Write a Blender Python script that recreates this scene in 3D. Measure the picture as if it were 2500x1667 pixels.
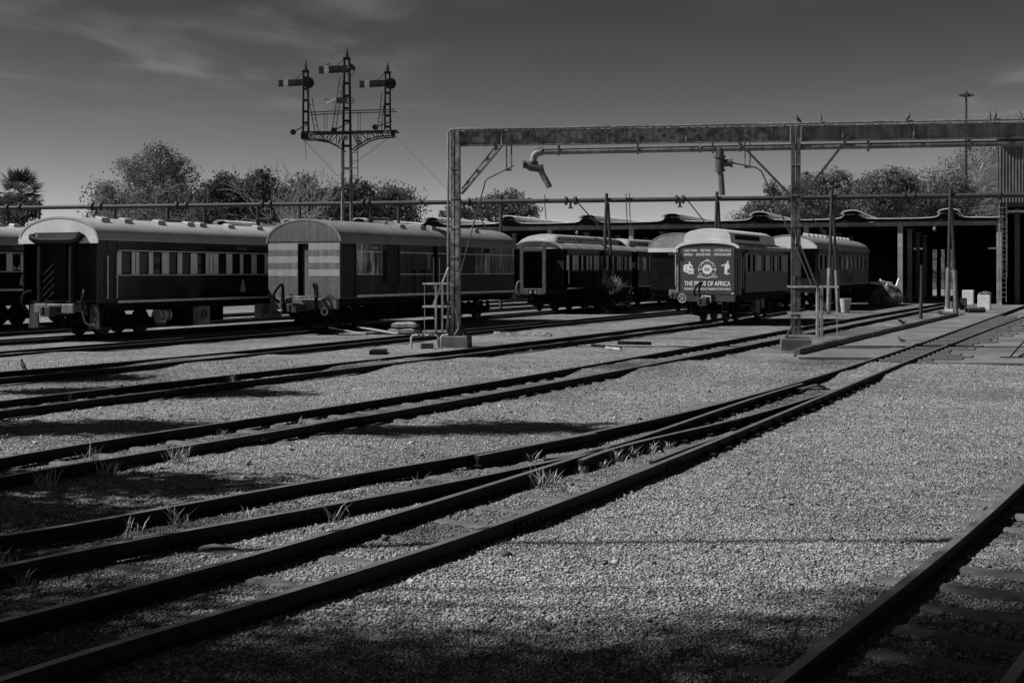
import bpy, math, random
import numpy as np
from mathutils import Vector, Matrix
random.seed(7)
RNG = np.random.default_rng(7)
for o in list(bpy.data.objects):
    bpy.data.objects.remove(o, do_unlink=True)
scene = bpy.context.scene
COL = scene.collection

# ------------------------------------------------------------------ camera
FOC, HY, CZ = 3200.0, 662.0, 2.19          # focal length and horizon row of the 2500 px wide photograph, eye height
cam = bpy.data.cameras.new('camera')
cam.sensor_width = 36.0
cam.lens = 36.0 * FOC / 2500.0
cam.shift_y = -(833.5 - HY) / 2500.0
cam.clip_start = 0.1
cam.clip_end = 3000.0
cam_ob = bpy.data.objects.new('camera', cam)
cam_ob.location = (0, 0, CZ)
cam_ob.rotation_euler = (math.radians(90), 0, 0)
COL.objects.link(cam_ob)
scene.camera = cam_ob

# ------------------------------------------------------------------ sky, sun, exposure
SUN_EL = math.radians(49)
LIGHT = Vector((0.995, 0.08, 0)).normalized()      # the way the light travels over the ground
world = bpy.data.worlds.new('World')
scene.world = world
world.use_nodes = True
nt = world.node_tree
for n in list(nt.nodes):
    nt.nodes.remove(n)
wo = nt.nodes.new('ShaderNodeOutputWorld')
bg = nt.nodes.new('ShaderNodeBackground')
sky = nt.nodes.new('ShaderNodeTexSky')
sky.sky_type = 'NISHITA'
sky.sun_disc = False
sky.sun_elevation = SUN_EL
sky.sun_rotation = math.atan2(-LIGHT.x, -LIGHT.y)
sky.altitude = 1300
sky.air_density = 1.0
sky.dust_density = 0.6
sky.ozone_density = 1.0
# black-and-white film behind a red filter: only the red part of the sky counts
sep = nt.nodes.new('ShaderNodeSeparateColor')
nt.links.new(sky.outputs[0], sep.inputs[0])
gam = nt.nodes.new('ShaderNodeMath'); gam.operation = 'POWER'; gam.inputs[1].default_value = 2.2
pre = nt.nodes.new('ShaderNodeMath'); pre.operation = 'MULTIPLY'; pre.inputs[1].default_value = 0.39
nt.links.new(sep.outputs[0], pre.inputs[0]); nt.links.new(pre.outputs[0], gam.inputs[0])
tc = nt.nodes.new('ShaderNodeTexCoord')
# thin cirrus streaks: project the view ray on a flat layer
sx = nt.nodes.new('ShaderNodeSeparateXYZ'); nt.links.new(tc.outputs['Generated'], sx.inputs[0])
zz = nt.nodes.new('ShaderNodeMath'); zz.operation = 'MAXIMUM'; zz.inputs[1].default_value = 0.04
nt.links.new(sx.outputs[2], zz.inputs[0])
dx = nt.nodes.new('ShaderNodeMath'); dx.operation = 'DIVIDE'
dy = nt.nodes.new('ShaderNodeMath'); dy.operation = 'DIVIDE'
nt.links.new(sx.outputs[0], dx.inputs[0]); nt.links.new(zz.outputs[0], dx.inputs[1])
nt.links.new(sx.outputs[1], dy.inputs[0]); nt.links.new(zz.outputs[0], dy.inputs[1])
cb = nt.nodes.new('ShaderNodeCombineXYZ')
nt.links.new(dx.outputs[0], cb.inputs[0]); nt.links.new(dy.outputs[0], cb.inputs[1])
mp = nt.nodes.new('ShaderNodeMapping'); mp.inputs['Scale'].default_value = (1.0, 0.5, 1); mp.inputs['Location'].default_value = (12.0, 4.0, 0)
mp.inputs['Rotation'].default_value = (0, 0, 0.2)
nt.links.new(cb.outputs[0], mp.inputs[0])
cn = nt.nodes.new('ShaderNodeTexNoise'); cn.inputs['Scale'].default_value = 1.6; cn.inputs['Detail'].default_value = 5; cn.inputs['Roughness'].default_value = 0.5
cn.inputs['Distortion'].default_value = 0.35
nt.links.new(mp.outputs[0], cn.inputs['Vector'])
big = nt.nodes.new('ShaderNodeTexNoise'); big.inputs['Scale'].default_value = 0.33; big.inputs['Detail'].default_value = 1
nt.links.new(mp.outputs[0], big.inputs['Vector'])
cr = nt.nodes.new('ShaderNodeMapRange'); cr.interpolation_type = 'SMOOTHSTEP'
cr.inputs['From Min'].default_value = 0.42; cr.inputs['From Max'].default_value = 0.78
nt.links.new(cn.outputs['Fac'], cr.inputs['Value'])
br = nt.nodes.new('ShaderNodeMapRange'); br.interpolation_type = 'SMOOTHSTEP'
br.inputs['From Min'].default_value = 0.40; br.inputs['From Max'].default_value = 0.66
nt.links.new(big.outputs['Fac'], br.inputs['Value'])
el = nt.nodes.new('ShaderNodeMapRange'); el.inputs['From Min'].default_value = 0.085; el.inputs['From Max'].default_value = 0.14
nt.links.new(sx.outputs[2], el.inputs['Value'])
m1 = nt.nodes.new('ShaderNodeMath'); m1.operation = 'MULTIPLY'
nt.links.new(cr.outputs[0], m1.inputs[0]); nt.links.new(br.outputs[0], m1.inputs[1])
m2 = nt.nodes.new('ShaderNodeMath'); m2.operation = 'MULTIPLY'
nt.links.new(m1.outputs[0], m2.inputs[0]); nt.links.new(el.outputs[0], m2.inputs[1])
m3 = nt.nodes.new('ShaderNodeMath'); m3.operation = 'MULTIPLY'; m3.inputs[1].default_value = 1.5
nt.links.new(m2.outputs[0], m3.inputs[0])
ad = nt.nodes.new('ShaderNodeMath'); ad.operation = 'ADD'
nt.links.new(gam.outputs[0], ad.inputs[0]); nt.links.new(m3.outputs[0], ad.inputs[1])
nt.links.new(ad.outputs[0], bg.inputs['Color'])
bg.inputs['Strength'].default_value = 0.06
nt.links.new(bg.outputs[0], wo.inputs[0])
sun = bpy.data.lights.new('sun', 'SUN')
sun.energy = 4.4
sun.angle = math.radians(0.5)
sun.color = (1, 1, 1)                              # the photograph is black and white
sun_ob = bpy.data.objects.new('sun', sun)
ldir = Vector((LIGHT.x * math.cos(SUN_EL), LIGHT.y * math.cos(SUN_EL), -math.sin(SUN_EL)))
sun_ob.rotation_euler = ldir.to_track_quat('-Z', 'Y').to_euler()
sun_ob.location = (-30, 20, 40)
COL.objects.link(sun_ob)
vs = scene.view_settings
vs.view_transform = 'Standard'; vs.look = 'None'; vs.exposure = 0.38; vs.gamma = 1.0
vs.use_curve_mapping = False
scene.render.engine = 'CYCLES'
scene.cycles.max_bounces = 6; scene.cycles.diffuse_bounces = 3; scene.cycles.glossy_bounces = 3; scene.cycles.transmission_bounces = 3

# ------------------------------------------------------------------ helpers
def P(px, py, Z):
    return Vector(((px - 1250) / FOC * Z, Z, CZ + (HY - py) / FOC * Z))
def G(px, py, z=0.0):
    Z = (CZ - z) * FOC / (py - HY)
    return Vector(((px - 1250) / FOC * Z, Z, z))

class MB:
    def __init__(s, off=(0, 0, 0)):
        s.v = []; s.f = []; s.m = []; s.off = Vector(off)
    def add(s, vs_, fs, mi=0):
        b = len(s.v)
        s.v += [Vector(p) - s.off for p in vs_]
        s.f += [tuple(i + b for i in f) for f in fs]
        s.m += [mi] * len(fs)
        return s
    def box(s, a, b, mi=0):
        x0, y0, z0 = a; x1, y1, z1 = b
        return s.add([(x0,y0,z0),(x1,y0,z0),(x1,y1,z0),(x0,y1,z0),(x0,y0,z1),(x1,y0,z1),(x1,y1,z1),(x0,y1,z1)],
                     [(0,3,2,1),(4,5,6,7),(0,1,5,4),(1,2,6,5),(2,3,7,6),(3,0,4,7)], mi)
    def bar(s, p, q, w, h, up=(0, 0, 1), mi=0):
        """rectangular bar from p to q, w wide, h along up"""
        p = Vector(p); q = Vector(q); d = (q - p).normalized(); u = Vector(up)
        u = (u - d * u.dot(d))
        if u.length < 1e-4: u = Vector((0, 1, 0)) - d * d.y
        u.normalize(); r = d.cross(u)
        c = []
        for e in (p, q):
            for a, b in ((-1,-1),(1,-1),(1,1),(-1,1)):
                c.append(e + r * (a * w / 2) + u * (b * h / 2))
        return s.add(c, [(0,1,2,3)[::-1],(4,5,6,7),(0,1,5,4),(1,2,6,5),(2,3,7,6),(3,0,4,7)], mi)
    def tube(s, pts, r, n=8, mi=0, caps=True):
        pts = [Vector(p) for p in pts]
        rs = r if isinstance(r, (list, tuple)) else [r] * len(pts)
        ring = []; pu = None
        for i, p in enumerate(pts):
            d = (pts[min(i + 1, len(pts) - 1)] - pts[max(i - 1, 0)])
            d = d.normalized() if d.length > 1e-9 else Vector((0, 0, 1))
            u = pu if pu is not None else (Vector((0, 0, 1)) if abs(d.z) < 0.9 else Vector((1, 0, 0)))
            u = u - d * u.dot(d)
            if u.length < 1e-5: u = d.orthogonal()
            u.normalize(); w = d.cross(u); pu = u
            ring += [p + (u * math.cos(2*math.pi*k/n) + w * math.sin(2*math.pi*k/n)) * rs[i] for k in range(n)]
        fs = []
        for i in range(len(pts) - 1):
            for k in range(n):
                a = i*n+k; b = i*n+(k+1) % n
                fs.append((a, b, b+n, a+n))
        if caps:
            fs.append(tuple(range(n))[::-1]); fs.append(tuple(range((len(pts)-1)*n, len(pts)*n)))
        return s.add(ring, fs, mi)
    def disc(s, c, ax, r, th, n=16, mi=0):
        a = Vector(ax).normalized()
        return s.tube([Vector(c) - a * th/2, Vector(c) + a * th/2], r, n, mi)
    def ring(s, c, ax, R, r, n=18, m=5, mi=0):
        a = Vector(ax).normalized(); u = a.orthogonal().normalized(); w = a.cross(u); c = Vector(c)
        v = []; f = []
        for i in range(n):
            t = 2*math.pi*i/n; d = u*math.cos(t)+w*math.sin(t)
            for k in range(m):
                q = 2*math.pi*k/m
                v.append(c + d*(R + r*math.cos(q)) + a*(r*math.sin(q)))
        for i in range(n):
            for k in range(m):
                f.append((i*m+k, ((i+1)%n)*m+k, ((i+1)%n)*m+(k+1)%m, i*m+(k+1)%m))
        return s.add(v, f, mi)
    def sweep(s, prof, frames, mi=0, caps=True, closed=True, mis=None):
        """prof: list of (a,b); frames: list of (origin, u, w)"""
        n = len(prof); v = []
        for o, u, w in frames:
            v += [Vector(o) + Vector(u)*a + Vector(w)*b for a, b in prof]
        rng_ = n if closed else n - 1
        for i in range(len(frames)-1):
            pass
        fs = []; ms = []
        for i in range(len(frames)-1):
            for k in range(rng_):
                fs.append((i*n+k, i*n+(k+1) % n, (i+1)*n+(k+1) % n, (i+1)*n+k)); ms.append(mis[k] if mis else mi)
        if caps and closed:
            fs.append(tuple(range(n))[::-1]); fs.append(tuple(range((len(frames)-1)*n, len(frames)*n))); ms += [mi, mi]
        b = len(s.v)
        s.v += [p - s.off for p in v]; s.f += [tuple(i+b for i in f) for f in fs]; s.m += ms
        return s
    def poly(s, pts, d, mi=0):
        """flat polygon pts (3-D, planar) thickened by vector d"""
        pts = [Vector(p) for p in pts]; d = Vector(d); n = len(pts)
        return s.add(pts + [p + d for p in pts], [tuple(range(n))[::-1], tuple(range(n, 2*n))] + [(k, (k+1) % n, n+(k+1) % n, n+k) for k in range(n)], mi)
    def build(s, name, mat, parent=None, smooth=False, bevel=0):
        me = bpy.data.meshes.new(name)
        me.from_pydata([tuple(p) for p in s.v], [], s.f)
        mats = mat if isinstance(mat, (list, tuple)) else [mat]
        for m in mats: me.materials.append(m)
        if len(mats) > 1: me.polygons.foreach_set('material_index', s.m)
        if smooth:
            me.polygons.foreach_set('use_smooth', [True]*len(me.polygons))
        me.update()
        o = bpy.data.objects.new(name, me); COL.objects.link(o)
        if parent is not None: o.parent = parent
        if smooth:
            me.set_sharp_from_angle(angle=math.radians(40))
        if bevel:
            md = o.modifiers.new('bevel', 'BEVEL'); md.width = bevel; md.segments = 2; md.limit_method = 'ANGLE'
        return o

def tag(o, label, cat, group=None, kind=None):
    if label: o['label'] = label
    if cat: o['category'] = cat
    if group: o['group'] = group
    if kind: o['kind'] = kind
    return o
def thing(name, label, cat, loc=(0, 0, 0), rz=0, group=None):
    o = bpy.data.objects.new(name, None); COL.objects.link(o)
    o.location = loc; o.rotation_euler = (0, 0, rz); o.empty_display_size = 0.3
    return tag(o, label, cat, group)
def copy_tree(o, parent=None):
    c = o.copy(); COL.objects.link(c)
    c.parent = parent
    for ch in [x for x in bpy.data.objects if x.parent == o]:
        copy_tree(ch, c)
    return c

# ------------------------------------------------------------------ materials
MATS = {}
def M(name, col, rough=0.6, metal=0.0, var=0.25, scale=5.0, bump=0.0, bscale=None, streak=0.0, spec=0.5, dirt=0.0, dscale=None, island=0.0, coat=0.0, stretch=(1,1,1)):
    if name in MATS: return MATS[name]
    m = bpy.data.materials.new(name); m.use_nodes = True
    t = m.node_tree; b = t.nodes['Principled BSDF']
    b.inputs['Roughness'].default_value = rough; b.inputs['Metallic'].default_value = metal
    b.inputs['Specular IOR Level'].default_value = spec
    b.inputs['Coat Weight'].default_value = coat
    tcn = t.nodes.new('ShaderNodeTexCoord'); mpp = t.nodes.new('ShaderNodeMapping'); mpp.inputs['Scale'].default_value = stretch
    t.links.new(tcn.outputs['Object'], mpp.inputs[0])
    no = t.nodes.new('ShaderNodeTexNoise'); no.inputs['Scale'].default_value = scale; no.inputs['Detail'].default_value = 6; no.inputs['Roughness'].default_value = 0.65
    t.links.new(mpp.outputs[0], no.inputs['Vector'])
    mr = t.nodes.new('ShaderNodeMapRange'); mr.inputs['From Min'].default_value = 0.3; mr.inputs['From Max'].default_value = 0.7
    mr.inputs['To Min'].default_value = col*(1-var); mr.inputs['To Max'].default_value = col*(1+var)
    t.links.new(no.outputs['Fac'], mr.inputs['Value'])
    out = mr.outputs[0]
    def mul(o, fac):
        x = t.nodes.new('ShaderNodeMath'); x.operation = 'MULTIPLY'
        t.links.new(o, x.inputs[0]); t.links.new(fac, x.inputs[1]); return x.outputs[0]
    if streak:
        mp2 = t.nodes.new('ShaderNodeMapping'); mp2.inputs['Scale'].default_value = (9, 9, 0.55)
        t.links.new(tcn.outputs['Object'], mp2.inputs[0])
        n2 = t.nodes.new('ShaderNodeTexNoise'); n2.inputs['Scale'].default_value = 1.0; n2.inputs['Detail'].default_value = 4
        t.links.new(mp2.outputs[0], n2.inputs['Vector'])
        r2 = t.nodes.new('ShaderNodeMapRange'); r2.inputs['From Min'].default_value = 0.35; r2.inputs['From Max'].default_value = 0.68
        r2.inputs['To Min'].default_value = 1-streak; r2.inputs['To Max'].default_value = 1+streak*0.6
        t.links.new(n2.outputs['Fac'], r2.inputs['Value']); out = mul(out, r2.outputs[0])
    if dirt:
        n3 = t.nodes.new('ShaderNodeTexNoise'); n3.inputs['Scale'].default_value = dscale or scale*0.22; n3.inputs['Detail'].default_value = 8; n3.inputs['Roughness'].default_value = 0.7
        t.links.new(tcn.outputs['Object'], n3.inputs['Vector'])
        r3 = t.nodes.new('ShaderNodeMapRange'); r3.inputs['From Min'].default_value = 0.42; r3.inputs['From Max'].default_value = 0.56
        r3.inputs['To Min'].default_value = 1-dirt; r3.inputs['To Max'].default_value = 1.0
        t.links.new(n3.outputs['Fac'], r3.inputs['Value']); out = mul(out, r3.outputs[0])
    if island:
        ge = t.nodes.new('ShaderNodeNewGeometry')
        r4 = t.nodes.new('ShaderNodeMapRange'); r4.inputs['To Min'].default_value = 1-island; r4.inputs['To Max'].default_value = 1+island
        t.links.new(ge.outputs['Random Per Island'], r4.inputs['Value']); out = mul(out, r4.outputs[0])
    t.links.new(out, b.inputs['Base Color'])
    if bump:
        nb = t.nodes.new('ShaderNodeTexNoise'); nb.inputs['Scale'].default_value = bscale or scale*3; nb.inputs['Detail'].default_value = 4
        t.links.new(mpp.outputs[0], nb.inputs['Vector'])
        bu = t.nodes.new('ShaderNodeBump'); bu.inputs['Strength'].default_value = bump; bu.inputs['Distance'].default_value = 0.03
        t.links.new(nb.outputs['Fac'], bu.inputs['Height']); t.links.new(bu.outputs[0], b.inputs['Normal'])
    MATS[name] = m
    return m
def leafmat(name, col, trans=0.35):
    m = bpy.data.materials.new(name); m.use_nodes = True
    t = m.node_tree; t.nodes.remove(t.nodes['Principled BSDF']); o = t.nodes['Material Output']
    tcn = t.nodes.new('ShaderNodeTexCoord')
    no = t.nodes.new('ShaderNodeTexNoise'); no.inputs['Scale'].default_value = 0.55; no.inputs['Detail'].default_value = 3
    t.links.new(tcn.outputs['Object'], no.inputs['Vector'])
    ge = t.nodes.new('ShaderNodeNewGeometry')
    a = t.nodes.new('ShaderNodeMapRange'); a.inputs['From Min'].default_value = 0.3; a.inputs['From Max'].default_value = 0.7
    a.inputs['To Min'].default_value = col*0.6; a.inputs['To Max'].default_value = col*1.4
    t.links.new(no.outputs['Fac'], a.inputs['Value'])
    r = t.nodes.new('ShaderNodeMapRange'); r.inputs['To Min'].default_value = 0.72; r.inputs['To Max'].default_value = 1.32
    t.links.new(ge.outputs['Random Per Island'], r.inputs['Value'])
    mu = t.nodes.new('ShaderNodeMath'); mu.operation = 'MULTIPLY'
    t.links.new(a.outputs[0], mu.inputs[0]); t.links.new(r.outputs[0], mu.inputs[1])
    p = t.nodes.new('ShaderNodeBsdfPrincipled'); p.inputs['Roughness'].default_value = 0.5
    p.inputs['Specular IOR Level'].default_value = 0.35
    tr = t.nodes.new('ShaderNodeBsdfTranslucent')
    t.links.new(mu.outputs[0], p.inputs['Base Color']); t.links.new(mu.outputs[0], tr.inputs['Color'])
    mx = t.nodes.new('ShaderNodeMixShader'); mx.inputs[0].default_value = trans
    t.links.new(p.outputs[0], mx.inputs[1]); t.links.new(tr.outputs[0], mx.inputs[2]); t.links.new(mx.outputs[0], o.inputs[0])
    return m

def gravel_material(name, stones=False):
    m = bpy.data.materials.new(name); m.use_nodes = True
    t = m.node_tree; b = t.nodes['Principled BSDF']
    b.inputs['Roughness'].default_value = 0.85; b.inputs['Specular IOR Level'].default_value = 0.25
    tcn = t.nodes.new('ShaderNodeTexCoord')
    def noise(sc, det=4, co=tcn.outputs['Object']):
        n = t.nodes.new('ShaderNodeTexNoise'); n.inputs['Scale'].default_value = sc; n.inputs['Detail'].default_value = det
        t.links.new(co, n.inputs['Vector']); return n.outputs['Fac']
    def rng_(o, a, b_, lo, hi):
        r = t.nodes.new('ShaderNodeMapRange'); r.inputs['From Min'].default_value = a; r.inputs['From Max'].default_value = b_
        r.inputs['To Min'].default_value = lo; r.inputs['To Max'].default_value = hi
        t.links.new(o, r.inputs['Value']); return r.outputs[0]
    def mul(a, c):
        x = t.nodes.new('ShaderNodeMath'); x.operation = 'MULTIPLY'; t.links.new(a, x.inputs[0]); t.links.new(c, x.inputs[1]); return x.outputs[0]
    def stain():                                       # oil and dirt drip between the rails
        at = t.nodes.new('ShaderNodeAttribute'); at.attribute_name = 'stain'
        return rng_(at.outputs['Fac'], 0, 1, 1.0, 0.4)
    if stones:
        oi = t.nodes.new('ShaderNodeNewGeometry')
        v = rng_(oi.outputs['Random Per Island'], 0, 1, 0.10, 0.50)
        pw = t.nodes.new('ShaderNodeMath'); pw.operation = 'POWER'; pw.inputs[1].default_value = 1.15
        t.links.new(v, pw.inputs[0])
        v = mul(pw.outputs[0], rng_(noise(3.0), 0.3, 0.7, 0.75, 1.25))
        v = mul(v, stain())
        t.links.new(v, b.inputs['Base Color'])
        return m
    vo = t.nodes.new('ShaderNodeTexVoronoi'); vo.inputs['Scale'].default_value = 44
    t.links.new(tcn.outputs['Object'], vo.inputs['Vector'])
    sc = t.nodes.new('ShaderNodeSeparateColor'); t.links.new(vo.outputs['Color'], sc.inputs[0])
    v = rng_(sc.outputs[0], 0, 1, 0.10, 0.56)
    v = mul(v, rng_(vo.outputs['Distance'], 0.2, 0.8, 1.15, 0.5))
    v = mul(v, rng_(noise(0.5, 5), 0.3, 0.7, 0.74, 1.2))
    vo2 = t.nodes.new('ShaderNodeTexVoronoi'); vo2.inputs['Scale'].default_value = 13
    t.links.new(tcn.outputs['Object'], vo2.inputs['Vector'])
    sc2 = t.nodes.new('ShaderNodeSeparateColor'); t.links.new(vo2.outputs['Color'], sc2.inputs[0])
    v = mul(v, rng_(sc2.outputs[0], 0, 1, 0.68, 1.3))
    v = mul(v, rng_(noise(5.0, 3), 0.3, 0.7, 0.78, 1.2))
    v = mul(v, stain())
    t.links.new(v, b.inputs['Base Color'])
    bu = t.nodes.new('ShaderNodeBump'); bu.inputs['Strength'].default_value = 1.0; bu.inputs['Distance'].default_value = 0.035; bu.invert = True
    t.links.new(vo.outputs['Distance'], bu.inputs['Height'])
    b2 = t.nodes.new('ShaderNodeBump'); b2.inputs['Strength'].default_value = 0.8; b2.inputs['Distance'].default_value = 0.07
    t.links.new(noise(11, 5), b2.inputs['Height']); t.links.new(bu.outputs[0], b2.inputs['Normal'])
    t.links.new(b2.outputs[0], b.inputs['Normal'])
    return m

gravelM = gravel_material('ballast_gravel')
stoneM = gravel_material('ballast_stone', True)
railM = M('rail_rust', 0.016, 0.8, 0.0, 0.4, 8, 0.3, 30, spec=0.2)
railTopM = M('rail_head_worn', 0.3, 0.34, 0.6, 0.3, 4, 0.1, 30)
sleeperM = M('sleeper_steel', 0.11, 0.6, 0.0, 0.35, 7, 0.2, 40)
concM = M('old_concrete', 0.11, 0.85, 0, 0.35, 3, 0.4, 25, dirt=0.3)
slabM = M('apron_concrete', 0.155, 0.85, 0, 0.3, 1.5, 0.5, 22, dirt=0.35)
plankM = M('plank_timber', 0.13, 0.8, 0, 0.35, 3, 0.3, 20, island=0.3, stretch=(0.3, 3, 1))
steelM = M('painted_steel_weathered', 0.3, 0.55, 0, 0.35, 5, 0.2, 30, streak=0.4, dirt=0.7, dscale=4.5)
steelDarkM = M('dark_steel', 0.04, 0.5, 0, 0.5, 6, 0.15, 30)
rustM = M('rusty_steel', 0.06, 0.75, 0, 0.5, 7, 0.3, 40)
pipeM = M('old_pipe_paint', 0.2, 0.55, 0, 0.35, 3, 0.2, 20, streak=0.35, dirt=0.5)
pipeFarM = M('dark_pipe', 0.03, 0.65, 0, 0.35, 3, 0.15, 20)
whiteBarM = M('pale_paint', 0.5, 0.55, 0, 0.25, 6, 0.1, 30, streak=0.25, dirt=0.3)
blackM = M('black_paint', 0.009, 0.6, 0, 0.5, 5, spec=0.25)
underM = M('underframe_grime', 0.01, 0.9, 0, 0.6, 6, 0.3, 20, spec=0.15)
wheelM = M('wheel_steel', 0.025, 0.55, 0.3, 0.4, 6)
rubberM = M('gangway_rubber', 0.009, 0.7, 0, 0.4, 3, 0.2, 8, streak=0.3, spec=0.15)
coachM = M('coach_paint_dark', 0.008, 0.14, 0, 0.3, 2, 0.15, 0.9, spec=0.28)
coachUpM = M('coach_paint_upper', 0.012, 0.25, 0, 0.5, 3, 0.2, 1.6, dirt=0.3, spec=0.2)
creamM = M('coach_cream_panel', 0.8, 0.4, 0, 0.15, 3, dirt=0.12)
trimM = M('coach_trim_line', 0.8, 0.5, 0, 0.2, 5)
roofM = M('coach_roof_paint', 0.42, 0.5, 0, 0.14, 0.9, 0.15, 3, streak=0.12, dirt=0.12)
roofVanM = M('van_roof_paint', 0.26, 0.55, 0, 0.18, 0.9, 0.15, 3, streak=0.18, dirt=0.2)
roofEndM = M('coach_roof_end_paint', 0.62, 0.5, 0, 0.12, 1.5, 0.15, 4, dirt=0.12)
roofOldM = M('old_roof_canvas', 0.30, 0.7, 0, 0.25, 3, 0.3, 12, dirt=0.3)
glassM = M('coach_glass', 0.006, 0.05, 0, 0.2, 1, 0.03, 0.8)
blindM = M('window_blind', 0.06, 0.5, 0, 0.25, 3, stretch=(1, 1, 14))
curtainM = M('window_curtain', 0.35, 0.6, 0, 0.3, 9, stretch=(8, 1, 0.3))
vanM = M('van_paint', 0.15, 0.5, 0, 0.25, 2, 0.2, 14, streak=0.25, dirt=0.3)
vanSideM = M('van_side_paint', 0.025, 0.3, 0, 0.5, 1.6, 0.2, 2.5, streak=1.0, dirt=0.5, spec=0.25)
vanPeelM = M('van_peeled_paint', 0.45, 0.35, 0, 0.6, 1.8, 0.2, 4, streak=1.4, dirt=0.7)
vanStripeM = M('van_stripe_paint', 0.34, 0.5, 0, 0.12, 4, 0.1, 14, streak=0.08, dirt=0.15)
vanDarkM = M('van_dark_band', 0.15, 0.5, 0, 0.25, 6, 0.1, 14, streak=0.3)
signM = M('sign_panel', 0.055, 0.45, 0, 0.25, 2, dirt=0.15)
letterM = M('sign_lettering', 0.72, 0.5, 0, 0.08, 8)
letterDimM = M('faded_lettering', 0.22, 0.5, 0, 0.3, 8)
oldSideM = M('old_coach_side', 0.06, 0.4, 0, 0.35, 3, 0.15, 3, streak=0.35, dirt=0.3)
peelM = M('peeling_side', 0.13, 0.4, 0, 0.7, 5, 0.2, 9, streak=1.1, dirt=0.75)
shedRoofM = M('shed_roof_sheet', 0.75, 0.55, 0, 0.2, 1.2, 0.2, 8, streak=0.15, dirt=0.2)
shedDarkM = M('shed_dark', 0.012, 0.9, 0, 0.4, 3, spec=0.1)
shedTrimM = M('shed_trim', 0.30, 0.7, 0, 0.3, 4, dirt=0.4)
cladM = M('corrugated_sheet', 0.1, 0.5, 0, 0.25, 1.5, streak=0.4, dirt=0.25)
signalM = M('signal_black', 0.014, 0.6, 0, 0.4, 8, spec=0.25)
signalGreyM = M('signal_mast_grey', 0.22, 0.5, 0, 0.4, 6, dirt=0.5)
signalRedM = M('signal_arm_red', 0.045, 0.4, 0, 0.3, 6)
signalWhiteM = M('signal_white', 0.8, 0.4, 0, 0.1, 6)
birdM = M('pigeon_feather', 0.06, 0.7, 0, 0.5, 30)
whiteM = M('white_enamel', 0.62, 0.45, 0, 0.08, 4, dirt=0.1)
barkM = M('tree_bark', 0.13, 0.85, 0, 0.4, 5, 0.5, 20)
barkPaleM = M('pale_bark', 0.30, 0.8, 0, 0.3, 4, 0.3, 14)
tarpM = M('tarpaulin', 0.09, 0.5, 0, 0.5, 3, 0.3, 6)
dryM = M('dry_grass', 0.34, 0.7, 0, 0.3, 8, island=0.4)
# ------------------------------------------------------------------ ground
RT = 0.14                                            # rail top above the ballast
def road_h(X, Z):
    c = 30.2 - 0.2 * X                               # gravel crossing driven over the rails
    d = np.abs(Z - c)
    return 0.085 * (1 - np.clip((d - 1.5) / 1.6, 0, 1)**2 * (3 - 2*np.clip((d - 1.5) / 1.6, 0, 1)))
def vnoise(X, Z, sc, seed):
    r = np.random.default_rng(seed); n = 97; g = r.random((n, n))
    x = X * sc; z = Z * sc; xi = np.floor(x).astype(int); zi = np.floor(z).astype(int); fx = x - xi; fz = z - zi
    fx = fx*fx*(3-2*fx); fz = fz*fz*(3-2*fz)
    a = g[xi % n, zi % n]; b = g[(xi+1) % n, zi % n]; c = g[xi % n, (zi+1) % n]; d = g[(xi+1) % n, (zi+1) % n]
    return (a*(1-fx)+b*fx)*(1-fz)+(c*(1-fx)+d*fx)*fz - 0.5
def ground_h(X, Z):
    X = np.asarray(X, float); Z = np.asarray(Z, float)
    h = road_h(X, Z) * np.clip((X + 22) / 6, 0, 1) * np.clip((12.5 - X) / 2, 0, 1)
    k = np.clip((70 - Z) / 20, 0, 1)
    return h + k * (0.035 * vnoise(X, Z, 0.6, 1) + 0.022 * vnoise(X, Z, 2.1, 2) + 0.012 * vnoise(X, Z, 5.0, 3))
xs = np.unique(np.concatenate([np.arange(-14, 16, 0.16), np.arange(-60, 60, 1.0), np.linspace(-60, -900, 22), np.linspace(60, 900, 22)]))
zs = np.unique(np.concatenate([np.arange(4, 24, 0.14), np.arange(24, 44, 0.25), np.arange(44, 75, 0.8), np.arange(75, 140, 3), np.linspace(140, 1500, 20), np.linspace(4, -60, 14)]))
GX, GZ = np.meshgrid(xs, zs)
GH = ground_h(GX, GZ)
gv = np.stack([GX, GZ, GH], -1).reshape(-1, 3)
nx, nz = len(xs), len(zs)
ii = np.arange((nz-1)*(nx-1)); rr = ii // (nx-1); cc = ii % (nx-1); a0 = rr*nx+cc
gf = np.stack([a0, a0+1, a0+nx+1, a0+nx], -1)
def np_mesh(name, v, f, mat, smooth=False):
    me = bpy.data.meshes.new(name); k = f.shape[1]
    me.vertices.add(len(v)); me.vertices.foreach_set('co', np.ascontiguousarray(v, np.float32).ravel())
    me.loops.add(f.size); me.loops.foreach_set('vertex_index', np.ascontiguousarray(f, np.int32).ravel())
    me.polygons.add(len(f)); me.polygons.foreach_set('loop_start', np.arange(len(f), dtype=np.int32)*k)
    if smooth: me.polygons.foreach_set('use_smooth', np.ones(len(f), bool))
    me.update(calc_edges=True); me.materials.append(mat)
    return me
me = np_mesh('ground', gv, gf, gravelM, True)
ground = bpy.data.objects.new('ground', me); COL.objects.link(ground); tag(ground, None, None, kind='structure')

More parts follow.
